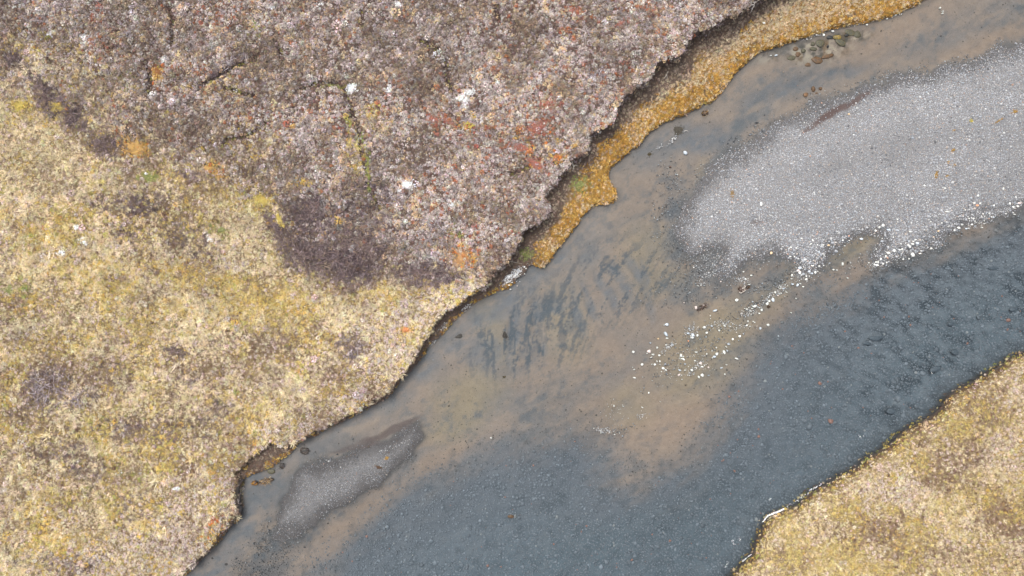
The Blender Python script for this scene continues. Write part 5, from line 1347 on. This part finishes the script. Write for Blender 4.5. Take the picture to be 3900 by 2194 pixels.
sod('root clod with pale curled roots on the pebble flat', 2825, 1104, 15, 15, 0, .10, [(120, 92, 74), (90, 68, 56), (190, 176, 170)], 700, 'blade')
sod('small brown clod right of the root clod', 2853, 1094, 9, 6, 20, .07, [(96, 70, 48), (120, 88, 60)], 800)
sod('mossy knob hanging under the upper bank edge', 2686, 430, 15, 15, 0, .2, [(120, 92, 58), (150, 116, 72), (96, 74, 50), (176, 160, 130)], 900)
sod('dark round pebble mound in the lower channel', 1157, 1720, 19, 17, 0, .05, [(92, 84, 80), (120, 112, 106), (70, 64, 62)], 900)
sod('dark silt mound left of the turf island stones', 1070, 1778, 12, 18, -30, .03, [(78, 74, 74), (92, 88, 88)], 700)

# driftwood, roots, straws
M_wood = stone_mat('bleached_wood', (206, 198, 186), .2)
def tube(pts, r0, r1, sides=5):
    pts = np.array(pts, float); n = len(pts); V = []; F = []
    for i, p in enumerate(pts):
        d = pts[min(i + 1, n - 1)] - pts[max(i - 1, 0)]; d /= np.linalg.norm(d)
        u = np.cross(d, [0, 0, 1.0]); u /= np.linalg.norm(u) + 1e-9; v = np.cross(d, u)
        r_ = r0 + (r1 - r0) * i / (n - 1)
        for k in range(sides):
            a = 2 * math.pi * k / sides
            V.append(p + r_ * (u * math.cos(a) + v * math.sin(a)))
    for i in range(n - 1):
        for k in range(sides):
            F.append((i * sides + k, i * sides + (k + 1) % sides, (i + 1) * sides + (k + 1) % sides, (i + 1) * sides + k))
    return np.array(V), np.array(F), np.ones((len(V), 3))
def branch(name, lab, lines, zz, r0=.014, cat='branch'):
    parts = []
    ox, oy = at(*lines[0][0], zz); oz = gz(ox, oy)
    for ln in lines:
        pts = []
        for i, (x, y) in enumerate(ln):
            X0, Y0 = at(x, y, zz); pts.append((X0 - ox, Y0 - oy, max(gz(X0, Y0), -.01) - oz + r0 * 1.4 + .01 * (i % 2)))
        parts.append(tube(pts, r0, r0 * .5))
    V, F, _ = join(parts)
    o = link(name, mesh_np(name, V, F, M_wood, smooth=True)); o.location = (ox, oy, oz)
    tag(o, lab, cat)
branch('bleached_root', 'bleached forked root hanging from the bank edge', [[(2183, 620), (2188, 628), (2187, 636), (2183, 645)], [(2188, 628), (2196, 622), (2203, 624)], [(2186, 622), (2178, 612), (2172, 604)]], .9)
branch('bleached_root', 'thin pale root lying on the upper peat slope', [[(2547, 268), (2542, 280), (2546, 292), (2541, 300)], [(2542, 280), (2536, 290), (2528, 297)]], .7, .010)
branch('dry_stalk', 'long pale stalk lying across the peat below the edge', [[(1931, 993), (1950, 996), (1970, 1000), (1990, 1004)]], .45, .007, 'stalk')
branch('pale_roots', 'pale curled roots lying on the root clod', [[(2818, 1112), (2824, 1117), (2832, 1112), (2826, 1104), (2819, 1106)], [(2832, 1112), (2842, 1106), (2836, 1098)], [(2830, 1100), (2842, 1092), (2838, 1086)]], .1, .016, 'roots')
branch('pale_straw', 'thin pale curved straw floating by the brown weed mat', [[(2606, 500), (2611, 497), (2616, 497), (2621, 500)]], .01, .006, 'straw')

# foam where the current rubs the right bank
def foam():
    r = np.random.default_rng(61)
    parts = []
    for (xa, ya, xb, yb, n, w) in [(2925, 1966, 2990, 1940, 260, 2.4), (2990, 1940, 3090, 1872, 34, 3), (2905, 1990, 2925, 1966, 50, 2.5), (3085, 1868, 3130, 1846, 40, 2), (2828, 2140, 2862, 2112, 40, 2), (3270, 1670, 3290, 1660, 10, 6), (2790, 2060, 2800, 2080, 14, 4), (2815, 2052, 2820, 2060, 6, 4), (3730, 1555, 3745, 1545, 14, 6), (2932, 1905, 2938, 1900, 10, 4), (2760, 2165, 2775, 2140, 10, 4)]:
        tt_ = r.uniform(0, 1, n)
        x = xa + (xb - xa) * tt_ + r.normal(0, w * .7, n) - 1.5; y = ya + (yb - ya) * tt_ + r.normal(0, w * .7, n) - 1.5
        P = np.stack([(x - 1950) / 100, (1097 - y) / 100, np.full(n, .006)], -1)
        global rng
        rng = np.random.default_rng(62)
        parts.append(leaves(P, .014, .12, (.8, 1.0), .7))
    V, F, c = join(parts)
    V[:, 2] = np.maximum(V[:, 2], .003)
    o = link('foam', mesh_np('foam', V, F, M_plant, c * .85))
    tag(o, 'thin white foam along the edge of the right bank', kind='stuff')
foam()
